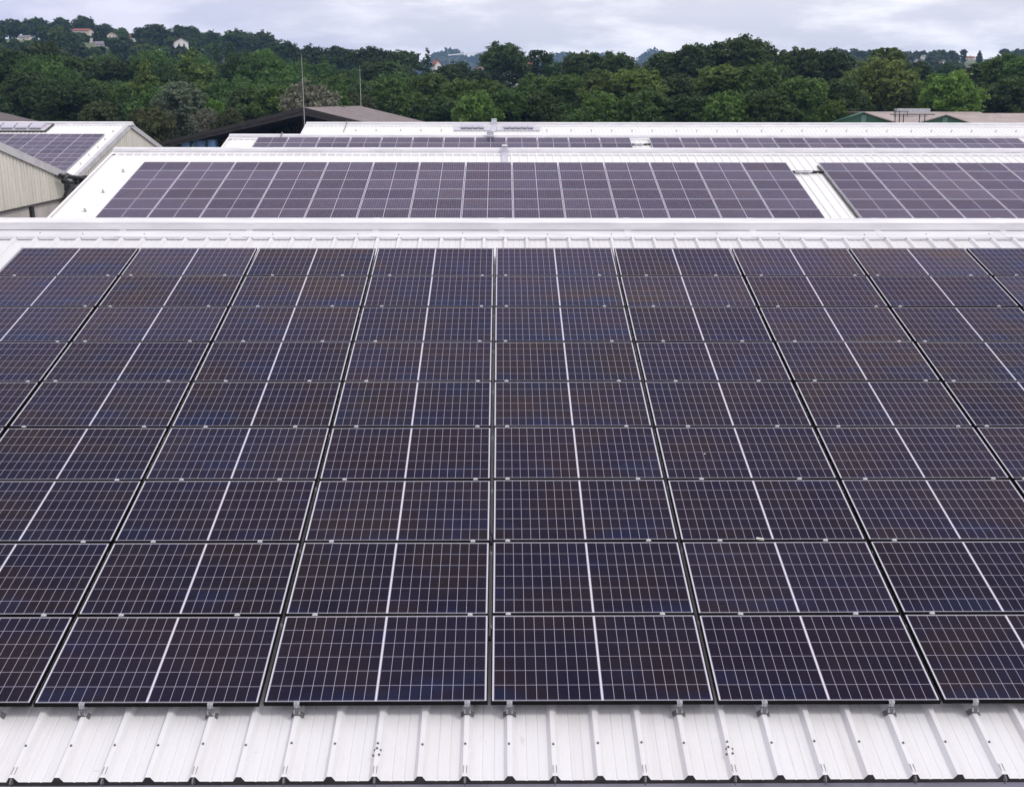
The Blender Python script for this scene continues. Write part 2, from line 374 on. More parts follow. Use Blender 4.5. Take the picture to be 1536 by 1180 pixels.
def sheet(name, Ya, Za, s, side, x0, x1, d0, d1, parent, mat, lap=None):
    prof = rib_profile(x0, x1); mb = MB(); th = .052
    segs = [(d0, d1, 0)] if lap is None else [(d0, lap, .003), (lap-.08, d1, 0)]
    for a, b, up_ in segs:
        base = len(mb.v)
        for dd in (a, b):
            for x, h in prof: mb.v.append(slope_pt(Ya, Za, s, side, x, dd, h+up_))
        n = len(prof)
        for i in range(n-1):
            q = (base+i, base+n+i, base+n+i+1, base+i+1)
            mb.f.append(q if side < 0 else q[::-1]); mb.m.append(0)
        if lap is not None and (a, b) == (d0, lap):
            for i in range(n-1):
                p, q_ = mb.v[base+n+i], mb.v[base+n+i+1]
                lo = [slope_pt(Ya, Za, s, side, prof[k][0], b, prof[k][1]+.0005) for k in (i, i+1)]
                mb.poly((p, q_, lo[1], lo[0]))
    # underside and the cut edge of the insulated sheet
    U = lambda x, dd, h: slope_pt(Ya, Za, s, side, x, dd, h)
    mb.poly((U(x0, d0, -th), U(x1, d0, -th), U(x1, d1-.012, -th), U(x0, d1-.012, -th)), 1)
    mb.poly((U(x0, d1-.012, -th), U(x1, d1-.012, -th), U(x1, d1-.012, -.006), U(x0, d1-.012, -.006)), 1)
    k = math.ceil((x0-RIB0)/RIB + .2)
    while RIB0+k*RIB + .31 < x1:
        c = RIB0+k*RIB; mb.poly((U(c-.044, d1-.004, -.004), U(c+.044, d1-.004, -.004), U(c+.0185, d1-.004, .043), U(c-.0185, d1-.004, .043)), 1); k += 1
    for xe in (x0, x1): mb.poly((U(xe, d0, -th), U(xe, d1-.012, -th), U(xe, d1-.012, -.001), U(xe, d0, -.001)), 1)
    return mb.build(name, [mat, M['foam']], parent)
def ridge_cap(Ya, Za, s, x0, x1, parent, dfoot, dlip, mat, cap_h=.115, seam0=None, backs=None):
    """raised cap: flange notched round the ribs, upright face, sloping top"""
    mb = MB(); sb = backs or s; P = lambda x, dd, h: slope_pt(Ya, Za, s, -1, x, dd, h); B = lambda x, dd, h: slope_pt(Ya, Za, sb, 1, x, dd, h)
    fl = .047
    ft = list(P(0, dfoot, fl)); top = Vector((0, ft[1]+.006, ft[2]+cap_h))
    za = top.z + (Ya-top.y)*math.tan(s)                       # apex of the cap
    def strip(pts):                                            # pts: (y, z) outline swept along x
        for (ya, zza), (yb, zzb) in zip(pts, pts[1:]): mb.poly(((x0, ya, zza), (x1, ya, zza), (x1, yb, zzb), (x0, yb, zzb)))
    lip = P(0, dlip, fl)
    bt = (2*Ya-top.y, top.z); bf = B(0, dfoot, fl); bl = B(0, dlip, fl)
    bl2 = B(0, dlip, .004)
    strip([(lip[1], lip[2]), (ft[1]+.03, ft[2]+.008)])
    strip([(ft[1]+.03, ft[2]+.014), (ft[1]-.008, ft[2]+.013), (ft[1]-.006, ft[2]+.02), (top.y, top.z), (top.y-.006, top.z+.004), (top.y+.004, top.z+.012), (Ya-.02, za), (Ya, za+.006), (Ya+.02, za), bt, (bf[1], bf[2]), (bl[1], bl[2]), (bl2[1], bl2[2])])
    k = math.ceil((x0-RIB0)/RIB); c = RIB0+k*RIB
    while c + RIB < x1:                                        # turned-down teeth between the ribs
        a, b = c+.049, c+RIB-.049
        mb.poly((P(a-.027, dlip, fl), P(a, dlip+.012, .011), P(b, dlip+.012, .011), P(b+.027, dlip, fl))); c += RIB
    xs = seam0 if seam0 is not None else x0+1
    while xs > x0+2: xs -= 2.0
    while xs < x1-.1:                                          # overlaps where the two-metre lengths join
        o = .0035
        q = [(lip[1]-o, lip[2]+o), (ft[1]-o, ft[2]+o), (top.y-o, top.z+o), (Ya-.02, za+o), (Ya, za+.006+o)]
        for (ya, zza), (yb, zzb) in zip(q, q[1:]): mb.poly(((xs-.05, ya, zza), (xs+.05, ya, zza), (xs+.05, yb, zzb), (xs-.05, yb, zzb)))
        for sx in (-.05, .05): mb.poly([(xs+sx, y, z) for y, z in q] + [(xs+sx, y+2*o, z-2*o) for y, z in q[::-1]])
        xs += 2.0
    for xe in (x0, x1): mb.poly([(xe, lip[1], lip[2]), (xe, ft[1], ft[2]), (xe, top.y, top.z), (xe, Ya, za), (xe, bt[0], bt[1]), (xe, bf[1], bf[2]), (xe, bl[1], bl[2])])
    o = mb.build('ridge_cap', mat, parent)
    return za
def wall_gable(x, outline, th, name, mat, parent, label=None):
    """a wall panel in the plane X = x with the outline given as (y, z)"""
    mb = MB(); mb.hull([(x-th/2, y, z) for y, z in outline], [(x+th/2, y, z) for y, z in outline]); return mb.build(name, mat, parent, label=label)
def hall(name, label, Ya, Za, x0, x1, dfront, dback, roofm, capm, dfoot, dlip, base_front=0.0, lap=None, seam0=None, s=S, back_gap=.02):
    t = thing(name, label, 'hall', ((x0+x1)/2, Ya, 0))
    t.location = (0, 0, 0)
    sheet('roof', Ya, Za, s, -1, x0, x1, .05, dfront, t, roofm, lap)
    sheet('roof', Ya, Za, s, 1, x0, x1, .05, dback, t, roofm)
    za = ridge_cap(Ya, Za, s, x0, x1, t, dfoot, dlip, capm, seam0=seam0)
    yf, zf = Ya-(dfront-.25)*math.cos(s), Za-(dfront-.25)*math.sin(s)-.06
    yb, zb = Ya+(dback-.25)*math.cos(s), Za-(dback-.25)*math.sin(s)-.06
    mb = MB(); mb.box(((x0+x1)/2, yf, zf/2), (x1-x0-.2, .12, zf)); mb.build('wall', M['clad'], t)
    mb = MB(); mb.box(((x0+x1)/2, yb, zb/2), (x1-x0-.2, .12, zb)); mb.build('wall', M['clad'], t)
    for xe in (x0+.1, x1-.1):
        wall_gable(xe, [(yf+.08, 0), (yb-.08, 0), (yb-.08, zb), (Ya, Za-.08), (yf+.08, zf)], .1, 'wall', M['clad'], t)
    # verge flashings along the open left and right ends
    for xe in (x0, x1):
        mb = MB()
        for side, dd in ((-1, dfront), (1, dback)):
            a = [slope_pt(Ya, Za, s, side, xe+dx, .06, h) for dx, h in ((-.05, -.24), (-.05, .050), (.05, .050), (.05, .040))]
            b = [slope_pt(Ya, Za, s, side, xe+dx, dd, h) for dx, h in ((-.05, -.24), (-.05, .050), (.05, .050), (.05, .040))]
            if xe == x1:
                a = [(2*xe-p[0], p[1], p[2]) for p in a]; b = [(2*xe-p[0], p[1], p[2]) for p in b]
            for i in range(3): mb.poly((a[i], a[i+1], b[i+1], b[i]))
        mb.build('verge_flashing', roofm, t)
    return t

R1A = (18.49, -1.963+ZC); R2A = (46.98, -1.923+ZC); R3A = (68.75, -1.965+ZC); R4A = (98.4, -1.76+ZC)
h1 = hall('warehouse', 'nearest white ribbed hall roof, filling the foreground under black framed panels', *R1A, -15.5, 34, 11.37, 14.6, M['roof'], M['cap'], .22, .505, seam0=.0)
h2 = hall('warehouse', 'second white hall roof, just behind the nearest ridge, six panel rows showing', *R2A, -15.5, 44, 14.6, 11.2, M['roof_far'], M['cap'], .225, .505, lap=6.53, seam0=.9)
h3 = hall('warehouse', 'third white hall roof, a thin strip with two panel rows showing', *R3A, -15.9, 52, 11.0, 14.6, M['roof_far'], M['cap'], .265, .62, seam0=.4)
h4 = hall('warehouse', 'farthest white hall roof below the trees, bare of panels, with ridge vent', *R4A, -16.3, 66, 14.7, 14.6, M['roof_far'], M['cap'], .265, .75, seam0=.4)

# nearest roof: gutter, gutter hooks, screws
def R1P(x, dd, h): return Vector(slope_pt(*R1A, S, -1, x, dd, h))
eY, eZ = R1P(0, 11.37, 0)[1], R1P(0, 11.37, 0)[2]
mb = MB(); prof = [(eY+.06, eZ-.07), (eY+.055, eZ-.165), (eY-.235, eZ-.165), (eY-.25, eZ-.03), (eY-.27, eZ-.03), (eY-.27, eZ-.04), (eY-.256, eZ-.045), (eY-.241, eZ-.172), (eY+.061, eZ-.172), (eY+.066, eZ-.07)]
mb.hull([(-15.5, y, z) for y, z in prof], [(34, y, z) for y, z in prof]); gut = mb.build('gutter', M['gutter'], h1)
mb = MB()
xj = -15.0
while xj < 33:
    mb.box((xj, eY-.09, eZ-.162), (.012, .285, .005)); xj += .69
mb.build('gutter_seam', M['black'], gut)['kind'] = 'stuff'
hk = MB()
hk.tube([(0, .015, .046), (0, -.045, .016), (0, -.02, -.03)], .0055, 6); hk.tube([(-.012, .085, .072), (-.012, .02, .052), (0, -.012, .028)], .0022, 6); hk.tube([(.012, .085, .072), (.012, .02, .052), (0, -.012, .028)], .0022, 6)
hk.box((0, -.012, .012), (.022, .006, .04)); hkm = hk.mesh('gutter_hook', M['screw'])
for k in range(-14, 15):
    if k % 2: o = link('gutter_hook', hkm, h1); o.location = (RIB0+k*RIB, eY, eZ)
sc = MB(); sc.tube([(0, 0, 0), (0, 0, .004)], .0095, 10); sc.tube([(0, 0, .004), (0, 0, .012)], .006, 6); scm = sc.mesh('screw', M['screw'])
def screw(x, dd, h, parent=h1, A=R1A):
    o = link('screw', scm, parent); o.location = slope_pt(*A, S, -1, x, dd, h); o.rotation_euler = (S, 0, 0)
random.seed(3)
for k in range(-26, 27, 3): screw(RIB0+(k+random.choice((0, 1)))*RIB+random.uniform(-.02, .02), .37+random.uniform(-.03, .03), .0475)
for k in range(-13, 14): screw(RIB0+k*RIB+random.uniform(-.006, .006), 11.05+random.uniform(-.012, .012), .045)
for xx in (-3*RIB, 5*RIB):
    for dx, dd in ((-.006, .045), (.022, .058), (-.022, .058), (.016, .11), (-.03, .11)): screw(RIB0+xx+dx, 11.05+dd, .045 if abs(dx) < .018 else .036)

# ------------------------------------------------------------------ solar panels
CP, RP = 1.783, 1.058
def frame_mb(mb, mi=0, lip=.010, hgt=.035):
    hx, hy = PW/2, PH/2
    mb.box((0, hy-lip/2, -hgt/2), (PW, lip, hgt), mi=mi); mb.box((0, -hy+lip/2, -hgt/2), (PW, lip, hgt), mi=mi)
    mb.box((hx-lip/2, 0, -hgt/2), (lip, PH-2*lip, hgt), mi=mi); mb.box((-hx+lip/2, 0, -hgt/2), (lip, PH-2*lip, hgt), mi=mi)
def glass_mb(mb, mi=0, lip=.010, z=-.0025):
    hx, hy = PW/2-lip, PH/2-lip
    mb.hull([(-hx, -hy, z-.006), (hx, -hy, z-.006), (hx, hy, z-.006), (-hx, hy, z-.006)], [(-hx, -hy, z), (hx, -hy, z), (hx, hy, z), (-hx, hy, z)], mi)
fm = MB(); frame_mb(fm); fm = fm.mesh('frame', M['black_frame'])
gm = MB(); glass_mb(gm); gm = gm.mesh('cell_sheet', M['cells'])
fs = MB(); frame_mb(fs, lip=.010); fs = fs.mesh('frame', M['silver_frame'])
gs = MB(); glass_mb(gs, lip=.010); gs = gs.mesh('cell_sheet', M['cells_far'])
on = MB(); frame_mb(on, 0, .02); glass_mb(on, 1, .02); on = on.mesh('solar_panel', [M['silver_frame'], M['cells_far']])
cm = MB(); cm.box((0, 0, .003), (.038, .030, .006)); cm.tube([(0, 0, .005), (0, 0, .014)], .009, 6); cm.box((0, 0, -.045), (.045, .016, .09)); cm = cm.mesh('clamp', M['alu'])
bm_ = MB()                                       # end bracket at the eave: clamp head, bolt, rail stub, feet astride the rib
bm_.box((0, -.004, .003), (.044, .028, .006)); bm_.box((0, -.0175, -.020), (.044, .005, .044)); bm_.tube([(0, -.005, .004), (0, -.005, .016)], .0095, 6)
bm_.tube([(0, -.018, -.022), (0, -.030, -.022)], .010, 6)
bm_.box((0, -.024, -.052), (.052, .018, .008))
for sx in (-1, 1):
    bm_.box((sx*.020, -.030, -.070), (.013, .026, .028)); bm_.hull([(sx*.012, -.04, -.100), (sx*.046, -.04, -.128), (sx*.046, .01, -.128), (sx*.012, .01, -.100)], [(sx*.012, -.04, -.094), (sx*.051, -.04, -.122), (sx*.051, .01, -.122), (sx*.012, .01, -.094)], 1)
bm_.box((0, -.030, -.074), (.024, .022, .046), mi=1)
bkm = bm_.mesh('end_bracket', [M['steel'], M['screw']])
NROW1 = 9
X0c, Y0c, Z0c = -0.10142, 8.07822, -4.54757+ZC       # gap centre at the lower edge of the near array
def near_x(c): return X0c + (c+.5)*CP
rowname = lambda k: ('bottom row by the eave' if k == 0 else 'top row under the ridge' if k == 8 else ORD[k+1]+' row above the eave')
def colname(c):
    return ORD[c+1]+' column right of central gap' if c >= 0 else ORD[-c]+' column left of central gap'
proto = None
near_clamps = {}
for c in range(-4, 5):
    left = near_x(c)-CP/2
    ribs = [RIB0+k*RIB for k in range(-60, 60)]
    cl_ = min(r for r in ribs if r-left >= .13) - near_x(c); cr_ = max(r for r in ribs if r-left <= 1.66) - near_x(c)
    near_clamps[c] = (cl_, cr_)
    for k in range(NROW1):
        m_ = (k+.5)*RP
        t = thing('solar_panel', 'black framed panel, '+rowname(k)+', '+colname(c), 'solar panel',
                  (near_x(c)+random.uniform(-.004, .004), Y0c+m_*CS+random.uniform(-.003, .003), Z0c+m_*SN+random.uniform(-.003, .003)), (S+R_(random.uniform(-.16, .16)), R_(random.uniform(-.10, .10)), R_(random.uniform(-.09, .09))), 'black framed panels on the nearest roof')
        link('frame', fm, t); link('cell_sheet', gm, t)
        for xc in near_clamps[c]:
            if k == 0: o = link('end_bracket', bkm, t); o.location = (xc, -PH/2, .0)
            else: o = link('clamp', cm, t); o.location = (xc+random.uniform(-.01, .01), -PH/2-.010, .0005)
# mounting feet hidden under the near array: short rails on the ribs
mb = MB()
for c in range(-4, 5):
    for xc in near_clamps[c]:
        for k in range(0, 10):
            m_ = k*RP+(.13 if k == 0 else 0); mb.box((near_x(c)+xc, Y0c+m_*CS+.062*SN, Z0c+m_*SN-.062*CS), (.05, .20, .045), Euler((S, 0, 0)).to_matrix())
mb.build('mounting_rail', M['alu'], h1)['kind'] = 'stuff'

def array(A, dtop, xs, rows, off, style, roofname, group, tops):
    """rows of landscape modules on a far roof; xs are the column centres"""
    for bi, (blockname, centres) in enumerate(xs):
        for ci, xc in enumerate(centres):
            for k in range(rows if isinstance(rows, int) else rows[ci]):
                p = slope_pt(*A, S, -1, xc, dtop+(k+.5)*RP, off)
                lab = style['word']+' solar panel on '+roofname+', '+ORD[k+1]+' row from top, '+ORD[ci+1]+' from '+blockname
                rot = (S+R_(random.uniform(-.12, .12)), R_(random.uniform(-.12, .12)), 0)
                if style['parts']:
                    t = thing('solar_panel', lab, 'solar panel', p, rot, group); link('frame', fs, t); link('cell_sheet', gs, t)
                else:
                    o = tag(link('solar_panel', on), lab, 'solar panel', group); o.location = p; o.rotation_euler = rot
# second roof: rows start 1.90 m below the apex
R2L = -13.83; c2 = [R2L+(i+.5)*1.7785 for i in range(14)]
R2R = 12.30; c2r = [R2R+(i+.5)*CP for i in range(5)]
array(R2A, 1.798, [('the left end', c2), ('the walkway gap', c2r)], 6, .145, {'word': 'silver framed', 'parts': True}, 'second roof', 'silver framed panels on the second roof', None)
R3L = at(387, 206.5, 68.1)[0]; R3M = at(945, 206.5, 68.1)[0]; R3R = at(973, 206.5, 68.1)[0]
cw = (R3M-R3L)/12
c3 = [R3L+(i+.5)*cw for i in range(12)]; c3r = [R3R+(i+.5)*cw for i in range(12)]
array(R3A, .65, [('the left end', c3), ('the walkway gap', c3r)], 2, .16, {'word': 'small', 'parts': False}, 'third roof', 'panels on the third roof', None)

# walkway gaps: cable tray crossing, side cable
def tray(A, x0, x1, dd, label):
    t = thing('cable_tray', label, 'cable tray', slope_pt(*A, S, -1, (x0+x1)/2, dd, .045), (S, 0, 0))
    L = x1-x0
    mb = MB(); mb.box((0, .05, .05), (L, .09, .035)); mb.box((0, .02, .01), (L, .02, .06)); mb.build('tray_lid', M['black'], t)
    mb = MB()
    for i in range(2): mb.tube([(-L*.42+i*L*.30, -.02-.02*i, .055), (-L*.30+i*L*.30, -.05, .06), (-L*.12+i*L*.24, -.02, .055)], .035, 8)
    mb.build('conduit', M['duct'], t)
    return t
tray(R2A, c2[-1]+.91, c2r[0]-.90, 1.798+1.0, 'black cable tray crossing the white walkway gap on the second roof')
tray(R3A, c3[-1]+.91, c3r[0]-.90, .65+1.05, 'small dark cable tray crossing the narrow gap on the third roof')
mb = MB(); xk = c2r[0]-PW/2-.05
mb.tube([slope_pt(*R2A, S, -1, xk, 1.95+i*.5, .055+.01*math.sin(i*2.1)) for i in range(13)], .028, 8)
tag(mb.build('cable_conduit', M['black']), 'long black conduit beside the walkway gap, running down the second roof', 'conduit')
# galvanised tray sections straddling ridges
def ridge_tray(A, x, wd, d0, zt, label):
    t = thing('cable_tray', label, 'cable tray', (x, A[0], A[1]))
    mb = MB(); h = .03
    a, b = slope_pt(A[0], A[1], S, -1, 0, d0, .05), slope_pt(A[0], A[1], S, -1, 0, .36, .07)
    ya, za = a[1]-A[0], a[2]-A[1]; yb, zb = b[1]-A[0], b[2]-A[1]
    prof = [(ya, za), (yb, zb), (yb-.01, zt), (.0, zt+.06), (.32, zt)]
    for (y1, z1), (y2, z2) in zip(prof, prof[1:]):
        mb.hull([(-wd/2, y1, z1), (wd/2, y1, z1), (wd/2, y2, z2), (-wd/2, y2, z2)], [(-wd/2, y1, z1+h), (wd/2, y1, z1+h), (wd/2, y2, z2+h), (-wd/2, y2, z2+h)])
    mb.build('tray_cover', M['duct'], t)
    mb = MB()
    for sx in (-1, 1):
        for (y1, z1), (y2, z2) in zip(prof[:3], prof[1:3]):
            mb.hull([(sx*wd/2, y1, z1-.05), (sx*(wd/2+.015), y1, z1-.05), (sx*(wd/2+.015), y2, z2-.05), (sx*wd/2, y2, z2-.05)], [(sx*wd/2, y1, z1+h+.012), (sx*(wd/2+.015), y1, z1+h+.012), (sx*(wd/2+.015), y2, z2+h+.012), (sx*wd/2, y2, z2+h+.012)])
    mb.build('tray_side', M['alu'], t)
    return t
ridge_tray(R2A, at(757, 230, 46.6)[0], .21, 1.80, .20, 'pale grey cable tray climbing over the ridge of the second roof')
ridge_tray(R4A, at(741, 190, 97.6)[0], .42, 2.3, .36, 'pale grey duct over the farthest ridge, between two vent rows')
bx = at(735.5, 202, 69.2)
t = thing('junction_box', 'white metal box sitting on the ridge of the third roof below the duct', 'box', (bx[0], R3A[0]-.40, R3A[1]+.02))
mb = MB(); mb.box((0, 0, .14), (.40, .34, .26)); mb.build('box_body', M['duct'], t)
mb = MB(); mb.box((0, 0, .285), (.44, .38, .03)); mb.build('lid', M['alu'], t)
mb = MB(); mb.box((0, -.13, -.02), (.42, .06, .05)); mb.box((0, .12, .0), (.42, .06, .04)); mb.build('foot', M['black'], t)

# ridge vent on the farthest roof
def vent(name, label, A, x0, x1, n, d0, d1, frame_dark=False):
    t = thing(name, label, 'roof vent', slope_pt(*A, S, -1, (x0+x1)/2, (d0+d1)/2, .04), (S, 0, 0))
    L = x1-x0; H = d1-d0
    mb = MB(); mb.box((0, 0, .04), (L, H, .08)); mb.build('curb', M['flash'] if frame_dark else M['duct'], t)
    e = .55 if not frame_dark else .3
    w_ = (L-2*e)/n
    for i in range(n):
        cx = -L/2+e+(i+.5)*w_
        mb = MB(); mb.hull([(cx-w_*.44, -H*.34, .08), (cx+w_*.44, -H*.34, .08), (cx+w_*.44, H*.34, .08), (cx-w_*.44, H*.34, .08)],
                           [(cx-w_*.44, -H*.20, .30), (cx+w_*.44, -H*.20, .30), (cx+w_*.44, H*.34, .34), (cx-w_*.44, H*.34, .34)])
        f = mb.build('flap', M['silver_frame'], t)
        mb = MB(); mb.hull([(cx-w_*.40, -H*.355, .085), (cx+w_*.40, -H*.355, .085), (cx+w_*.40, -H*.345, .085), (cx-w_*.40, -H*.345, .085)],
                           [(cx-w_*.40, -H*.275, .205), (cx+w_*.40, -H*.275, .205), (cx+w_*.40, -H*.265, .205), (cx-w_*.40, -H*.265, .205)]); mb.build('grille', M['louvre_dark'], f)
    if frame_dark:
        mb = MB(); mb.box((0, -H/2-.05, .05), (L+.2, .1, .12)); mb.box((L/2+.05, 0, .05), (.1, H+.2, .12)); mb.box((0, H/2+.05, .05), (L+.2, .06, .12)); mb.build('frame', M['black'], t)
    return t
vx0, vx1, vm0, vm1 = at(681, 193, 97.2)[0], at(810, 193, 97.2)[0], at(736.5, 193, 97.2)[0], at(745.5, 193, 97.2)[0]
vent('ridge_vent', 'row of small flap vents left of the duct on the farthest roof', R4A, vx0, vm0, 4, .85, 2.15)
vent('ridge_vent', 'row of small flap vents right of the duct on the farthest roof', R4A, vm1, vx1, 5, .85, 2.15)

# small roof anchors
an = MB(); an.box((0, 0, .012), (.10, .10, .012)); an.tube([(0, 0, .012), (0, -.02, .10)], .022, 8); an.box((0, -.03, .10), (.07, .05, .03)); anm = an.mesh('roof_anchor', M['steel'])
def anchor(A, x, dd, label, group, sc=1.0, h=.0):
    o = tag(link('roof_anchor', anm), label, 'roof anchor', group); o.location = slope_pt(*A, S, -1, x, dd, h); o.rotation_euler = (S, 0, 0); o.scale = (sc,)*3
x4 = [at(535+i*31.9, 194.3, 96.3)[0] for i in range(32)]
n4 = 0
for i, x in enumerate(x4):
    if vx0-.4 < x < vx1+.4: continue
    n4 += 1
    anchor(R4A, RIB0+round((x-RIB0)/RIB)*RIB, 2.15, 'small steel roof anchor on the farthest roof, '+ORD[n4]+' from the left', 'anchors along the farthest roof', 1.25, .045)
for i, (px, py) in enumerate(((185, 258), (155, 289), (128, 317))):
    r = ray(px, py); n_ = np.array([0, -SN, CS]); p0 = np.array([0, R2A[0], R2A[1]-ZC]); p = r*((n_@p0)/(n_@r))
    anchor(R2A, p[0], (R2A[0]-p[1])/CS, ['upper', 'middle', 'lower'][i]+' grey roof anchor on the bare left strip of the second roof', 'anchors on the left edge of the second roof', 1.0)

# ------------------------------------------------------------------ left halls seen from their gable ends
LG = -31.05
L2A = (98.4, -1.76+ZC); L2V = 84.75
t2 = thing('gable_hall', 'beige clad gabled hall at left, farther one, with panels and ridge window', 'hall')
x0 = -64
sheet('roof', *L2A, S, -1, x0, LG, .05, 14.2, t2, M['roof_far']); sheet('roof', *L2A, S, 1, x0, LG, .05, 14.2, t2, M['roof_far'])
ridge_cap(*L2A, S, x0, LG+.25, t2, .265, .7, M['cap'], seam0=-40)
def clad_wall(x, outline_top, zbot, name, parent, pitch=.5, mat=None):
    """profiled cladding in the plane X = x; outline_top(y) gives the upper edge between y0 and y1"""
    y0, y1, topf = outline_top; mb = MB(); ys = []
    y = y0
    while y < y1:
        for dy, dx in ((0, 0), (.34, 0), (.37, -.09), (.47, -.09)):
            if y+dy < y1: ys.append((y+dy, dx))
        y += pitch
    ys.append((y1, 0))
    for (ya, da), (yb, db) in zip(ys, ys[1:]):
        mb.poly(((x+da, ya, zbot), (x+db, yb, zbot), (x+db, yb, topf(yb)), (x+da, ya, topf(ya))))
    return mb.build(name, mat or M['clad'], parent)
tf = lambda y: L2A[1]-.10-abs(y-L2A[0])*math.tan(S)
clad_wall(LG, (L2A[0]-13.6, L2A[0]+13.6, tf), .0, 'wall', t2)
def verge(A, s, x, d0, d1, side, parent, wd=.42, drop=.32):
    P = lambda dx, dd, h: slope_pt(*A, s, side, x+dx, dd, h)
    mb = MB()
    prof = [(-wd*.5, .03), (-wd*.5, .075), (.12, .085), (.13, -drop), (.10, -drop)]
    for (ax, ah), (bx_, bh) in zip(prof, prof[1:]): mb.poly((P(ax, d0, ah), P(ax, d1, ah), P(bx_, d1, bh), P(bx_, d0, bh)))
    mb.poly([P(a, d1, h) for a, h in prof]); mb.build('verge_flashing', M['flash'], parent)
verge(L2A, S, LG, .0, 14.1, -1, t2); verge(L2A, S, LG, .0, 14.1, 1, t2)
# panels on it: rows continue behind the nearer gable
L2top = np.array([-39.17, 95.135, -2.404+ZC]); dt = (L2A[0]-95.135)/CS
colsL = [(-32.065-(i+.5)*CP) for i in range(5)]
array(L2A, dt-.03, [('the gable end', colsL)], [9, 8, 6, 4, 3], .115, {'word': 'small', 'parts': False}, 'left hall', 'panels on the left hall', None)
wx1 = at(76, 190, 97.3)[0]
vent('ridge_window', 'grey framed glazed ridge vent on the left hall roof, above its panels', L2A, wx1-11, wx1, 9, .62, 2.55, True)
for i, (px, py) in enumerate(((170, 198), (158, 210), (147, 222), (134, 234), (121, 247))):
    r = ray(px, py); n_ = np.array([0, -SN, CS]); p0 = np.array([0, L2A[0], L2A[1]-ZC]); p = r*((n_@p0)/(n_@r))
    anchor(L2A, p[0], (L2A[0]-p[1])/CS, 'small roof anchor beside the gable verge of the left hall, '+ORD[i+1]+' from the ridge', 'anchors on the left hall', 1.3)

# nearer left hall: its gable wall and back slope
L1s = math.atan(.2345)
pv = atX(105, 262, LG); pt_ = atX(0, 209, LG)
L1A = (67.5, pv.z+.0+(pv.y-67.5)*math.tan(L1s)-.09)
t1 = thing('gable_hall', 'beige clad gabled hall at left, nearer one, on a pale rendered base wall', 'hall')
d1 = (pv.y+.4-L1A[0])/math.cos(L1s)
sheet('roof', *L1A, L1s, 1, x0, LG, .05, d1, t1, M['roof_far']); sheet('roof', *L1A, L1s, -1, x0, LG, .05, 14.5, t1, M['roof_far'])
ridge_cap(*L1A, L1s, x0, LG+.25, t1, .265, .7, M['cap'], seam0=-40)
verge(L1A, L1s, LG, 0, d1, 1, t1, drop=.44); verge(L1A, L1s, LG, 0, 14.4, -1, t1, drop=.44)
zb = atX(95, 297, LG).z
tf1 = lambda y: L1A[1]-.10-abs(y-L1A[0])*math.tan(L1s)
yend = atX(97, 290, LG).y
clad_wall(LG, (L1A[0]-14, yend, tf1), zb, 'wall', t1)
mb = MB(); mb.box((LG-.2, (L1A[0]-14+yend)/2, zb/2-.01), (.3, yend-L1A[0]+14, zb)); mb.build('base_wall', M['concrete'], t1)
mb = MB(); mb.box((LG+.03, (L1A[0]-14+yend)/2, zb-.03), (.14, yend-L1A[0]+14, .10)); mb.build('drip_flashing', M['fascia'], t1)
pc = atX(47, 318, LG); mb = MB(); mb.box((LG+.0, pc.y, zb/2-.06), (.26, .42, zb-.12)); mb.build('pillar', M['dark_wood'], t1)
# valley gutter end and pipes
gv = atX(116, 266, LG+.1)
t = thing('valley_gutter', 'black gutter end and downpipe in the valley between the two beige gables', 'gutter', gv)
mb = MB(); mb.box((.15, .35, -.05), (.5, 1.9, .22)); mb.box((.1, -.75, .0), (.3, .7, .12)); mb.build('trough', M['black'], t)
mb = MB(); mb.tube([(.3, -.9, -.1), (.35, -1.2, -.35)], .13, 8); mb.tube([(.3, .9, -.15), (.35, .75, -.55), (.35, -.1, -.95), (.35, -.9, -1.25), (.35, -1.15, -1.8), (.35, -1.15, -4.2)], .16, 10); 
O_ = Vector(gv)
mb.tube([atX(90, 263.5, LG+.45)-O_, atX(112, 266, LG+.5)-O_, atX(134, 269.5, LG+.3)-O_], .15, 8); mb.tube([atX(101, 263, LG+.5)-O_, atX(97, 268, LG+.6)-O_, atX(95, 273, LG+.6)-O_], .17, 8)
mb.tube([atX(129, 270, LG+.4)-O_, atX(121, 279, LG+.5)-O_, atX(106, 283, LG+.5)-O_, atX(101, 292, LG+.4)-O_, atX(98, 306, LG+.4)-O_], .24, 10)
mb.build('downpipe', M['black'], t)
mb = MB(); mb.box((-.2, .2, -.85), (.4, 1.6, .7)); mb.build('hopper', M['flash'], t)
mb = MB(); mb.box((-.5, 0, -3.0), (.7, 2.6, 4.5)); mb.build('gap_shade_block', M['fascia'], t)  # solid dark block stands in for the shade inside the gap

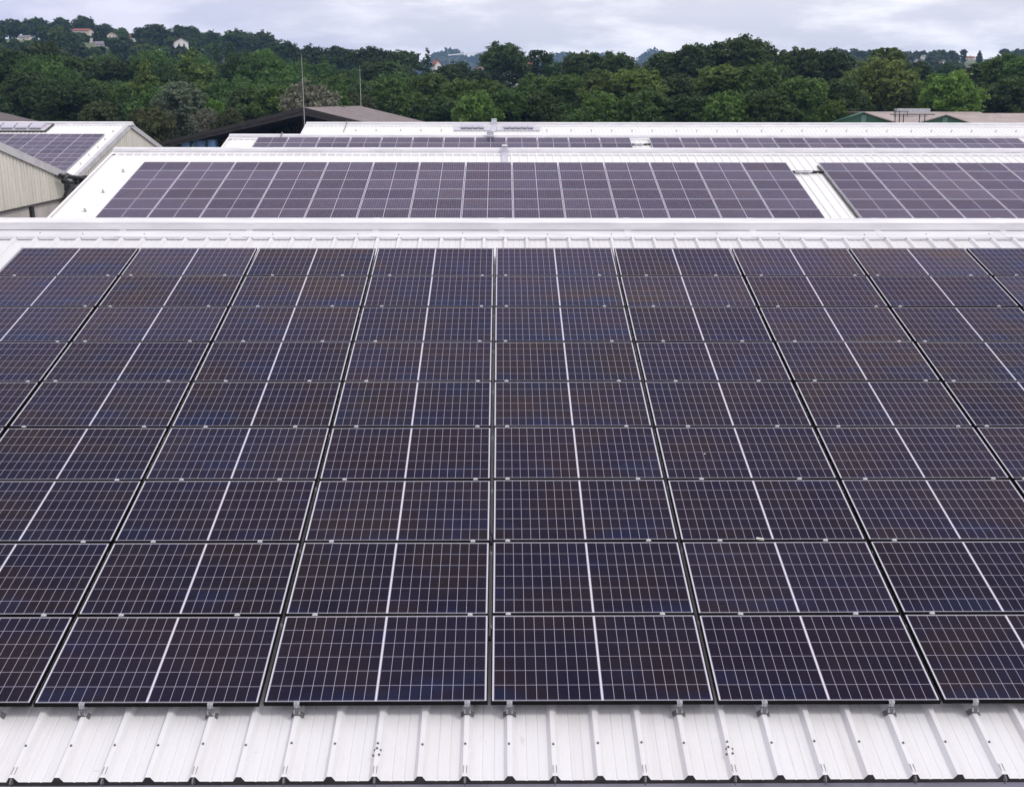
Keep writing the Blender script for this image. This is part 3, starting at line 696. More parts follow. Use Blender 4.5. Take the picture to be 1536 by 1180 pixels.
# ------------------------------------------------------------------ dark open shed behind the halls
def shed():
    t = thing('open_shed', 'dark timber open shed with grey roof, gable end facing left of the white ridge', 'shed')
    Yf, Yb = 118., 165.; xa = -19.76; za = at(456, 161.5, Yf)[2]; xl = -35.5; xr = -4.3; sl_ = (za-at(245, 213, Yf)[2])/(xa-at(245, 213, Yf)[0])
    zl, zr = za-(xa-xl)*sl_, za-(xr-xa)*sl_
    for xe, ze in ((xl, zl), (xr, zr)):
        mb = MB(); mb.hull([(xa, Yf-.4, za-.10), (xa, Yb, za-.10), (xe, Yb, ze-.10), (xe, Yf-.4, ze-.10)], [(xa, Yf-.4, za), (xa, Yb, za), (xe, Yb, ze), (xe, Yf-.4, ze)])
        r = mb.build('roof', M['fibre'], t)
        mb = MB(); n_ = 22                         # corrugation battens seen as faint ribs running down the slope
        for i in range(n_*2):
            y = Yf+(i+.5)*(Yb-Yf)/(n_*2)
            mb.hull([(xa, y-.06, za+.001), (xa, y+.06, za+.001), (xe, y+.06, ze+.001), (xe, y-.06, ze+.001)], [(xa, y-.03, za+.035), (xa, y+.03, za+.035), (xe, y+.03, ze+.035), (xe, y-.03, ze+.035)])
        mb.build('corrugation', M['fibre'], r)
        mb = MB(); mb.hull([(xa, Yf-.62, za-.34), (xa, Yf-.42, za-.34), (xe, Yf-.42, ze-.34), (xe, Yf-.62, ze-.34)], [(xa, Yf-.62, za+.03), (xa, Yf-.42, za+.03), (xe, Yf-.42, ze+.03), (xe, Yf-.62, ze+.03)]); mb.build('barge_board', M['dark_wood'], t)
        for i, y in enumerate(np.linspace(Yf-.2, Yb-.5, 6)):   # glulam rafters
            mb = MB(); dz = .60
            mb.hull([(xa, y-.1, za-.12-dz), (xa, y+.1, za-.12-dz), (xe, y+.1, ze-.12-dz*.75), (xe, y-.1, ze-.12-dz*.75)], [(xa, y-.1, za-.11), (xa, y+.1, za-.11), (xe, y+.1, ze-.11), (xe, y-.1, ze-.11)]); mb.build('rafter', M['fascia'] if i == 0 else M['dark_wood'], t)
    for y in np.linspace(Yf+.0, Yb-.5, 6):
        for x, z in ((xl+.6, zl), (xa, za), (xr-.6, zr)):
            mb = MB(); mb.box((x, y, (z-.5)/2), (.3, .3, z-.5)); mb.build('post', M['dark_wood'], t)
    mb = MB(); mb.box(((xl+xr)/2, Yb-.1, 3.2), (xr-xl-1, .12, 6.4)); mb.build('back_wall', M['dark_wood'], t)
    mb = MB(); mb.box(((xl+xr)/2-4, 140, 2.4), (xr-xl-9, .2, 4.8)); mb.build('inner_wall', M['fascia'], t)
shed()
def pallet(px0, px1, pyt, Y, label):
    a, b = at(px0, 222, Y), at(px1, pyt, Y); wd = b[0]-a[0]; zt = b[2]
    t = thing('wrapped_pallet', label, 'pallet', ((a[0]+b[0])/2, Y, 0), group='blue pallets under the dark shed')
    mb = MB()
    for sx in (-.4, 0, .4): mb.box((sx*wd, 0, .06), (.12*wd, 1.1, .12))
    mb.box((0, 0, .135), (wd, 1.15, .03)); mb.build('pallet_base', M['bark'], t)
    n = 4; mb = MB()
    for i in range(n):
        z0, z1 = .15+(zt-.15)*i/n, .15+(zt-.15)*(i+1)/n; k = .46+.03*math.sin(i*2.3)
        mb.hull([(-k*wd, -.5, z0), (k*wd, -.5, z0), (k*wd, .5, z0), (-k*wd, .5, z0)], [(-(k-.03)*wd, -.48, z1-.02), ((k-.03)*wd, -.48, z1-.02), ((k-.03)*wd, .48, z1-.02), (-(k-.03)*wd, .48, z1-.02)])
    mb.build('wrapped_load', M['blue_wrap'], t)
pallet(274, 286, 213, 119.6, 'small stack of blue wrapped goods under the dark shed, leftmost of three')
pallet(291, 311, 210.5, 120.2, 'widest stack of blue wrapped goods under the dark shed, middle of three')
pallet(313, 325, 209.5, 119.6, 'tall narrow stack of blue wrapped goods, right one by the shed post')

# masts
def mast(px, y0, y1, Y, label, base, lean):
    a = at(px[0], y0, Y); 
    t = thing('mast', label, 'mast', (at(px[1], y1, Y)[0], Y, base))
    top = Vector((a[0]-t.location[0], 0, a[2]-base)); mid = top*.55
    mb = MB(); mb.tube([(0, 0, 0), mid, top*.8, top], [.034, .028, .020, .010], 8); mb.build('pole', M['flash'], t)
    mb = MB(); mb.box((0, 0, .03), (.35, .35, .06)); mb.build('base_plate', M['steel'], t)
mast((452, 458), 82, 190, 114.5, 'thin pale lightning mast in front of the dark shed gable', 0, 0)
mast((539.5, 541.5), 98, 158, 164.6, 'thin grey lightning mast at the far end of the shed ridge', at(541, 158, 165)[2]-.1, 0)
# lightning conductor strips over the far ridges
for A, pa, pb, dn, lab in ((R4A, 521, 513, 2.6, 'thin dark conductor strip over the farthest ridge, near its left end'), (R3A, 423, 415, 1.9, 'thin dark conductor strip over the third ridge, near its left end')):
    xx = at(pa, 190, A[0])[0]; mb = MB()
    pts = [slope_pt(*A, S, -1, xx-.02*i, dd, .09) for i, dd in enumerate((dn, 1.0, .35))] + [(xx, A[0]-.30, A[1]+.14), (xx, A[0], A[1]+.26), (xx, A[0]+.4, A[1]+.06)]
    mb.tube(pts, .03, 6); tag(mb.build('lightning_conductor', M['screw']), lab, 'conductor')

# ------------------------------------------------------------------ far left shed roof and the green hall
def far_left():
    t = thing('brown_roof_shed', 'low shed with dull brown roof at the far left behind the beige hall', 'shed')
    Y = 128.; a = at(0, 168, Y+26); b = at(62, 183, Y+26); sl_ = (a[2]-b[2])/(b[0]-a[0]); xr = b[0]+3; zr = b[2]-3*sl_; xa = a[0]-6; za = a[2]+6*sl_; xl = xa-(xr-xa); 
    for xe in (xr, xl):
        mb = MB(); mb.hull([(xa, Y, za-.12), (xa, Y+26, za-.12), (xe, Y+26, zr-.12), (xe, Y, zr-.12)], [(xa, Y, za), (xa, Y+26, za), (xe, Y+26, zr), (xe, Y, zr)])
        mb.build('roof', M['fibre_dark'], t)
    mb = MB(); mb.hull([(xl+.3, Y+.3, 0), (xr-.3, Y+.3, 0), (xr-.3, Y+.3, zr-.15), (xa, Y+.3, za-.15), (xl+.3, Y+.3, zr-.15)], [(xl+.3, Y+25.7, 0), (xr-.3, Y+25.7, 0), (xr-.3, Y+25.7, zr-.15), (xa, Y+25.7, za-.15), (xl+.3, Y+25.7, zr-.15)])
    mb.build('wall', M['fascia'], t)
far_left()
def green_hall():
    t = thing('green_hall', 'green clad hall with two gables and pinkish roof, right behind the white ridge', 'hall')
    Y = 150.
    ap1, ap2 = at(1296, 168, Y), at(1418, 171.5, Y); sl_ = .31; zr = ap1[2]
    def gable(ax, az, hw, first):
        zl = az-hw*sl_
        tri = [(ax-hw, Y, 0), (ax+hw, Y, 0), (ax+hw, Y, zl), (ax, Y, az), (ax-hw, Y, zl)]
        mb = MB(); mb.hull([(x, y+.25, z) for x, y, z in tri], tri); mb.build('wall', M['green'], t)
        for i, w_ in enumerate((-.9,)): 
            mb = MB(); mb.box((ax+.02, Y-.03, az-2.35), (.62, .05, 4.2)); mb.build('light_strip', M['pale_green'], t)
        for s_ in (-1, 1):
            mb = MB(); e = .35; depth = 1.0 if (s_ < 0 and first) else 16
            mb.hull([(ax, Y-.3, az+.02), (ax, Y+depth, az+.02), (ax+s_*(hw+e), Y+depth, zl-e*sl_+.02), (ax+s_*(hw+e), Y-.3, zl-e*sl_+.02)], [(ax, Y-.3, az+.14), (ax, Y+depth, az+.14), (ax+s_*(hw+e), Y+depth, zl-e*sl_+.14), (ax+s_*(hw+e), Y-.3, zl-e*sl_+.14)])
            mb.build('roof', M['green'] if s_ < 0 and first else M['pink_roof'], t)
    gable(ap1[0], zr-.14, 5.2, True); gable(ap2[0], ap2[2]-.14, 5.0, False)
    # main roof behind the gables, ridge along the hall
    xa, xb = ap1[0]+.6, at(1488, 168, Y+12)[0]; ym = Y+16; zm = at(1400, 167.8, ym)[2]
    for s_ in (-1, 1):
        mb = MB(); yb = ym+s_*13; zb_ = zm-13*.18
        mb.hull([(xa, ym, zm-.12), (xb, ym, zm-.12), (xb, yb, zb_-.12), (xa, yb, zb_-.12)], [(xa, ym, zm), (xb, ym, zm), (xb, yb, zb_), (xa, yb, zb_)]); mb.build('roof', M['pink_roof'], t)
    z2 = at(1510, 170, ym)[2]
    for s_ in (-1, 1):
        mb = MB(); yb = ym+s_*13; zb_ = z2-13*.18
        mb.hull([(xb, ym, z2-.12), (xb+24, ym, z2-.12), (xb+24, yb, zb_-.12), (xb, yb, zb_-.12)], [(xb, ym, z2), (xb+24, ym, z2), (xb+24, yb, zb_), (xb, yb, zb_)]); mb.build('roof', M['pink_roof'], t)
    mb = MB(); mb.box(((xa+xb)/2+12, ym, (zm-2.7)/2), (xb-xa+22, 24.5, zm-2.7)); mb.build('wall', M['green'], t)
    # roof-top cooling unit on its black stand
    u0, u1 = at(1342, 163, 149.), at(1391, 171, 149.)
    u = thing('cooling_unit', 'long silver unit raised on a black steel stand between the two green gables', 'cooling unit', ((u0[0]+u1[0])/2, 148.6, u1[2]-1.3))
    L = u1[0]-u0[0]; zt = u0[2]-u.location[2]; z0 = 1.32
    mb = MB(); mb.box((0, 0, (z0+zt)/2+.04), (L, 1.1, zt-z0-.08)); b_ = mb.build('unit_body', M['alu'], u)
    mb = MB()
    for i in range(14): mb.box((-L/2+(i+.5)*L/14, -.555, (z0+zt)/2), (.05, .03, zt-z0-.2))
    mb.build('fins', M['steel'], b_)
    mb = MB(); mb.box((0, -.1, 1.24), (L+1.0, 1.5, .10)); mb.box((-.1*L, -.8, 1.02), (L*1.02, .06, .06)); mb.build('platform', M['black'], u)
    for i, fx in enumerate((-.55, -.42, -.30, .18, .34)):
        mb = MB(); mb.box((fx*L, -.7, -.2), (.09, .09, 3.0)); mb.build('leg', M['black'], u)
    mb = MB()
    for fx in (-.60, -.56, -.44, -.2): mb.box((fx*L, -.82, 1.35), (.05, .05, .75))
    mb.box((-.4*L, -.82, 1.6), (.45*L, .05, .05)); mb.build('railing', M['black'], u)
green_hall()

# ------------------------------------------------------------------ houses on the hill and in the village
HB = []
def house(px, py, wpx, hpx, Y, wall, roof, label, ridge_along='y', rot=0.0, windows=2):
    HB.append((px, wpx/2, py, py+hpx, Y)); c = at(px, py, Y); wd = wpx/F*Y; ht = hpx/F*Y; g = min(float(ground_h(c[0], Y)), c[2]-ht) - .3
    t = thing('house', label, 'house', (c[0], Y, g), (0, 0, rot))
    zt = c[2]-g; hw = wd/2; dp = wd*1.15; ze = zt-ht*.42
    prof = [(-hw, 0), (hw, 0), (hw, ze), (0, zt), (-hw, ze)]
    if ridge_along == 'y': A_ = [(x, -dp/2, z) for x, z in prof]; B_ = [(x, dp/2, z) for x, z in prof]
    else: A_ = [(-dp/2, x, z) for x, z in prof]; B_ = [(dp/2, x, z) for x, z in prof]
    mb = MB(); mb.hull(B_, A_); wl = mb.build('wall', M[wall], t)
    mb = MB(); e = .35
    for s_ in (-1, 1):
        q = [(0, zt+.04), (s_*(hw+e), ze-e*(zt-ze)/hw+.04)]
        pts = []
        for yy in (-dp/2-e, dp/2+e):
            for x, z in q: pts.append((x, yy, z) if ridge_along == 'y' else (yy, x, z))
        lo = [pts[0], pts[1], pts[3], pts[2]]; mb.hull(lo, [(x, y, z+.16) for x, y, z in lo])
    rf = mb.build('roof', M[roof], t)
    mb = MB(); mb.box((hw*.35, dp*.2, zt-.1) if ridge_along == 'y' else (dp*.25, hw*.35, zt-.1), (.6, .6, 1.5)); mb.build('chimney', M['brown_tiles'], rf)
    for i in range(windows):
        xx = (i-(windows-1)/2)*wd*.36
        mb = MB(); mb.box((xx if ridge_along == 'y' else xx*1.1, (-dp/2-.03) if ridge_along == 'y' else -hw-.03, ze-1.3), (.95, .06, 1.25)); wn = mb.build('window', M['white_wall'], t)
        mb = MB(); mb.box((xx if ridge_along == 'y' else xx*1.1, (-dp/2-.07) if ridge_along == 'y' else -hw-.07, ze-1.3), (.75, .03, 1.05)); mb.build('pane', M['pane'], wn)
house(270.5, 58, 19, 13, 560, 'white_wall', 'brown_tiles', 'white gabled house on the hill with dark red roof, right of the skyline dip', 'y', .35)
house(124, 44, 20, 6, 640, 'cream_wall', 'tiles', 'wide orange tiled house just under the hilltop trees at left', 'x', 0)
house(168, 49, 13, 9, 610, 'cream_wall', 'brown_tiles', 'cream gabled house below the hilltop, right of the orange tiled house', 'y', .2)
house(199, 52, 13, 9, 640, 'cream_wall', 'tiles', 'dark red roof at the dip in the hill skyline', 'x', -.5, 1)
house(38, 54, 13, 5, 600, 'cream_wall', 'slate', 'grey roofed house among the trees at the far left of the hill', 'x', 0, 1)
house(149, 63, 10, 8, 560, 'white_wall', 'slate', 'white house half hidden by trees below the cream gable', 'x', .1, 2)
house(655, 91, 9, 11, 420, 'white_wall', 'tiles', 'narrow red roofed house beside the dark conifer in mid picture', 'y', .5, 1)
house(773, 103, 18, 12, 300, 'white_wall', 'slate', 'grey roofed house at the foot of the tall lone tree', 'y', .5)
house(787, 93, 15, 9, 330, 'cream_wall', 'tiles', 'dark red roofed house between the two tall lone trees', 'x', .2, 1)
house(723, 99, 12, 9, 400, 'cream_wall', 'tiles', 'small house with red roof left of the tall lone tree', 'y', -.4, 1)
house(1375, 89, 5, 4, 800, 'white_wall', 'slate', 'left small white house on the hazy right hillside', 'y', 0, 1)
house(1384, 90, 5, 4, 800, 'white_wall', 'slate', 'middle small white house on the hazy right hillside', 'y', .3, 1)
house(1413, 92, 6, 5, 780, 'white_wall', 'brown_tiles', 'right small white house on the hazy right hillside', 'y', .5, 1)
house(1386, 83, 6, 4, 900, 'white_wall', 'slate', 'pale house high on the hazy right hillside', 'x', .3, 1)
house(1452, 85, 13, 4, 930, 'cream_wall', 'tiles', 'long orange roofed farmhouse at the top of the green field', 'x', 0, 2)
house(1459, 99, 15, 8, 700, 'white_wall', 'slate', 'grey roofed building at the foot of the green field', 'x', 0, 3)
house(1453, 109, 9, 7, 560, 'white_wall', 'tiles', 'small pinkish house in the gap left of the big right trees', 'y', .4, 1)
# long pale greenhouse roofs on the far hill
g0, g1 = at(672, 82.5, 2200), at(716, 78.5, 2330); mb = MB()
dv = (g1-g0); wv = Vector((0, 40, 2))
mb.hull([g0-Vector((0, 0, 1.6)), g1-Vector((0, 0, 1.6)), g1+wv-Vector((0, 0, 1.6)), g0+wv-Vector((0, 0, 1.6))], [g0, g1, g1+wv, g0+wv])
tag(mb.build('greenhouse', M['white_wall']), 'long thin pale greenhouse roof on the blue far hill', 'greenhouse')
# green field on the right hillside
fx = [at(1434, 104, 720), at(1500, 104, 720), at(1488, 84, 900), at(1438, 84, 900)]
# (the field itself is ground: see the terrain colour)

# ------------------------------------------------------------------ trees
def crown_pts(rg, lobes, n, size, inner=.22, clump=26):
    """many leaf-sprig quads gathered in clumps over the lobes' surfaces"""
    L = np.array(lobes, float); area = (L[:, 3]*L[:, 4]+L[:, 4]*L[:, 5]+L[:, 3]*L[:, 5]); pr = area/area.sum()
    nc = max(6, n//clump); li = rg.choice(len(L), nc, p=pr)
    dr = rg.normal(size=(nc, 3)); dr[:, 2] += .35; dr /= np.linalg.norm(dr, axis=1)[:, None]
    rad = 1-.16*rg.random(nc)**1.5
    cc = L[li, :3]+dr*L[li, 3:]*rad[:, None]*(1+.10*rg.normal(size=(nc, 1)))
    k = rg.integers(0, nc, n); sp = .17*np.minimum(L[li[k], 3], L[li[k], 5])
    p = cc[k]+rg.normal(size=(n, 3))*sp[:, None]*np.array([1, 1, .7])
    nr = dr[k]*.75+rg.normal(size=(n, 3))*.75; nr[:, 2] += .35
    sz = size*(.55+.8*rg.random(n))
    m = int(n*inner); li2 = rg.choice(len(L), m, p=pr); d2 = rg.normal(size=(m, 3)); d2 /= np.linalg.norm(d2, axis=1)[:, None]
    p2 = L[li2, :3]+d2*L[li2, 3:]*(.35+.42*rg.random(m))[:, None]
    p = np.concatenate([p, p2]); nr = np.concatenate([nr, rg.normal(size=(m, 3))]); sz = np.concatenate([sz, size*2.0*(.8+.5*rg.random(m))])
    return quads(rg, p, nr, sz)
def quads(rg, p, nr, sz):
    n = len(p); nr = nr/np.maximum(1e-6, np.linalg.norm(nr, axis=1))[:, None]
    a = np.cross(nr, rg.normal(size=(n, 3))); a /= np.maximum(1e-6, np.linalg.norm(a, axis=1))[:, None]; b = np.cross(nr, a)
    h = sz[:, None]*.5; bend = nr*h*.35
    q = np.stack([p-a*h*1.25, p-b*h*.75+bend, p+a*h*1.25, p+b*h*.75+bend*.6], 1)
    v = q.reshape(-1, 3); f = np.arange(4*n).reshape(n, 4)
    return v, f
def lobes_for(kind, rg, A):
    """crown lobes for a tree 2 units wide and 2A high, base at 0"""
    L = []; H = 2*A
    def L_(x, y, z, r, rz=None): L.append((x, y, max(z, .3), r, r, rz or r))
    if kind in ('round', 'bush', 'open'):
        zc = H-1.0 if A > 1 else H*.5
        n = {'round': 15, 'bush': 13, 'open': 15}[kind]
        for i in range(n):                               # a dome of billows
            u = (i+.5)/n; el = math.asin(1-1.35*u); an = i*2.4+rg.random()*.7; rr = .60+.14*rg.random()
            r = {'round': .30, 'bush': .32, 'open': .20}[kind]+.14*rg.random()
            sq = min(1.0, H*.5)
            L_(math.cos(an)*math.cos(el)*rr, math.sin(an)*math.cos(el)*rr, zc+math.sin(el)*rr*sq, r, r*(.85 if sq == 1 else sq))
        if kind != 'open': L_(0, 0, zc, .62, .62*min(1, H*.5))
        z = zc-.75; lo = {'round': .16, 'bush': .02, 'open': .40}[kind]*H
        while z > lo:                                    # lower skirts
            for j in range(4):
                an = rg.random()*6.28; L_(math.cos(an)*.48, math.sin(an)*.48, z+rg.random()*.3, .36+.14*rg.random())
            z -= .62
    elif kind == 'tall':
        n = int(6+5*A)
        for i in range(n):
            u = i/(n-1); z = H*(.10+.82*u); r0 = max(.16, math.sin(math.pi*min(1, .28+u*.66))**.9)
            an = i*2.4; q = r0*.55; L_(math.cos(an)*r0*.42, math.sin(an)*r0*.42, z, q, max(q*.9, H/n*.9))
    elif kind == 'poplar':
        n = int(5+2.2*A)
        for i in range(n):
            u = i/(n-1); q = .78*math.sin(math.pi*(.16+.76*u))**.6; L_(.14*rg.normal(), .14*rg.normal(), H*(.07+.87*u), q, H/n*.85)
    else:
        for i in range(10):
            u = i/9; q = .92*(1-u)+.10
            for j in range(3): an = j*2.1+i; L_(math.cos(an)*q*.38, math.sin(an)*q*.38, H*(.08+.88*u), q*.62, H*.045)
    return L
PROTO = {}
def proto_crown(kind, variant, mat, A, n=11500):
    A = min((.7, 1.0, 1.4, 1.9, 2.5, 3.3, 4.5, 6.0, 8.0), key=lambda q: abs(math.log(q/A)))
    key = (kind, variant, mat, A)
    if key not in PROTO:
        rg = np.random.default_rng(sum(map(ord, kind))*17+variant*101+int(A*10))
        L = [tuple(q*4.0 for q in l) for l in lobes_for(kind, rg, A)]
        num = int(n*{'poplar': .6, 'conifer': .7, 'open': .6}.get(kind, 1)*min(1.5, .6+.3*A))
        v, f = crown_pts(rg, L, num, .30, clump=30 if kind != 'open' else 45)
        me = npmesh('crown', v, f, LEAF[mat]); zt = float(np.quantile(v[:, 2], .998)); wt = float(np.quantile(np.abs(v[:, 0]), .98))
        H = 8*A; mb = MB(); mb.tube([(0, 0, 0), (.08, .05, H*.16), (-.05, .1, H*.36), (.1, 0, H*.66)], [.36, .27, .2, .08], 8)
        for i in range(6):
            an = i*2.4; z = H*(.22+.06*i); mb.tube([(0, 0, z), (math.cos(an)*1.0, math.sin(an)*1.0, z+H*.08), (math.cos(an)*2.6, math.sin(an)*2.6, z+H*.18)], [.15, .10, .03], 6)
        PROTO[key] = (me, mb.mesh('trunk', M['bark']), zt, wt)
    return PROTO[key]
trnd = random.Random(11)
placed = []
def tree(px, ytop, wpx, Y, kind, mat, label, group=None):
    X = at(px, ytop, Y)[0]; zt = at(px, ytop, Y)[2]; g = float(ground_h(X, Y)); h = max(3.0, zt-g)
    W = wpx/F*Y/2*(1.0 if kind in ('poplar', 'conifer') else 1.14)
    me, tm, H0, W0 = proto_crown(kind, trnd.randrange(2), mat, h/(2*W))
    sx = W/W0; sz = h/H0
    t = thing('conifer' if kind == 'conifer' else 'poplar' if kind == 'poplar' else 'bush' if 'bush' in label else 'tree', label, 'bush' if 'bush' in label else 'tree', (X, Y, g-.1), (0, 0, trnd.uniform(0, 6.28)), group)
    for nm, m_ in (('crown', me), ('trunk', tm)):
        o = link(nm, m_, t); o.scale = (sx, sx, sz)
    placed.append((X, Y, wpx/F*Y/2, zt))
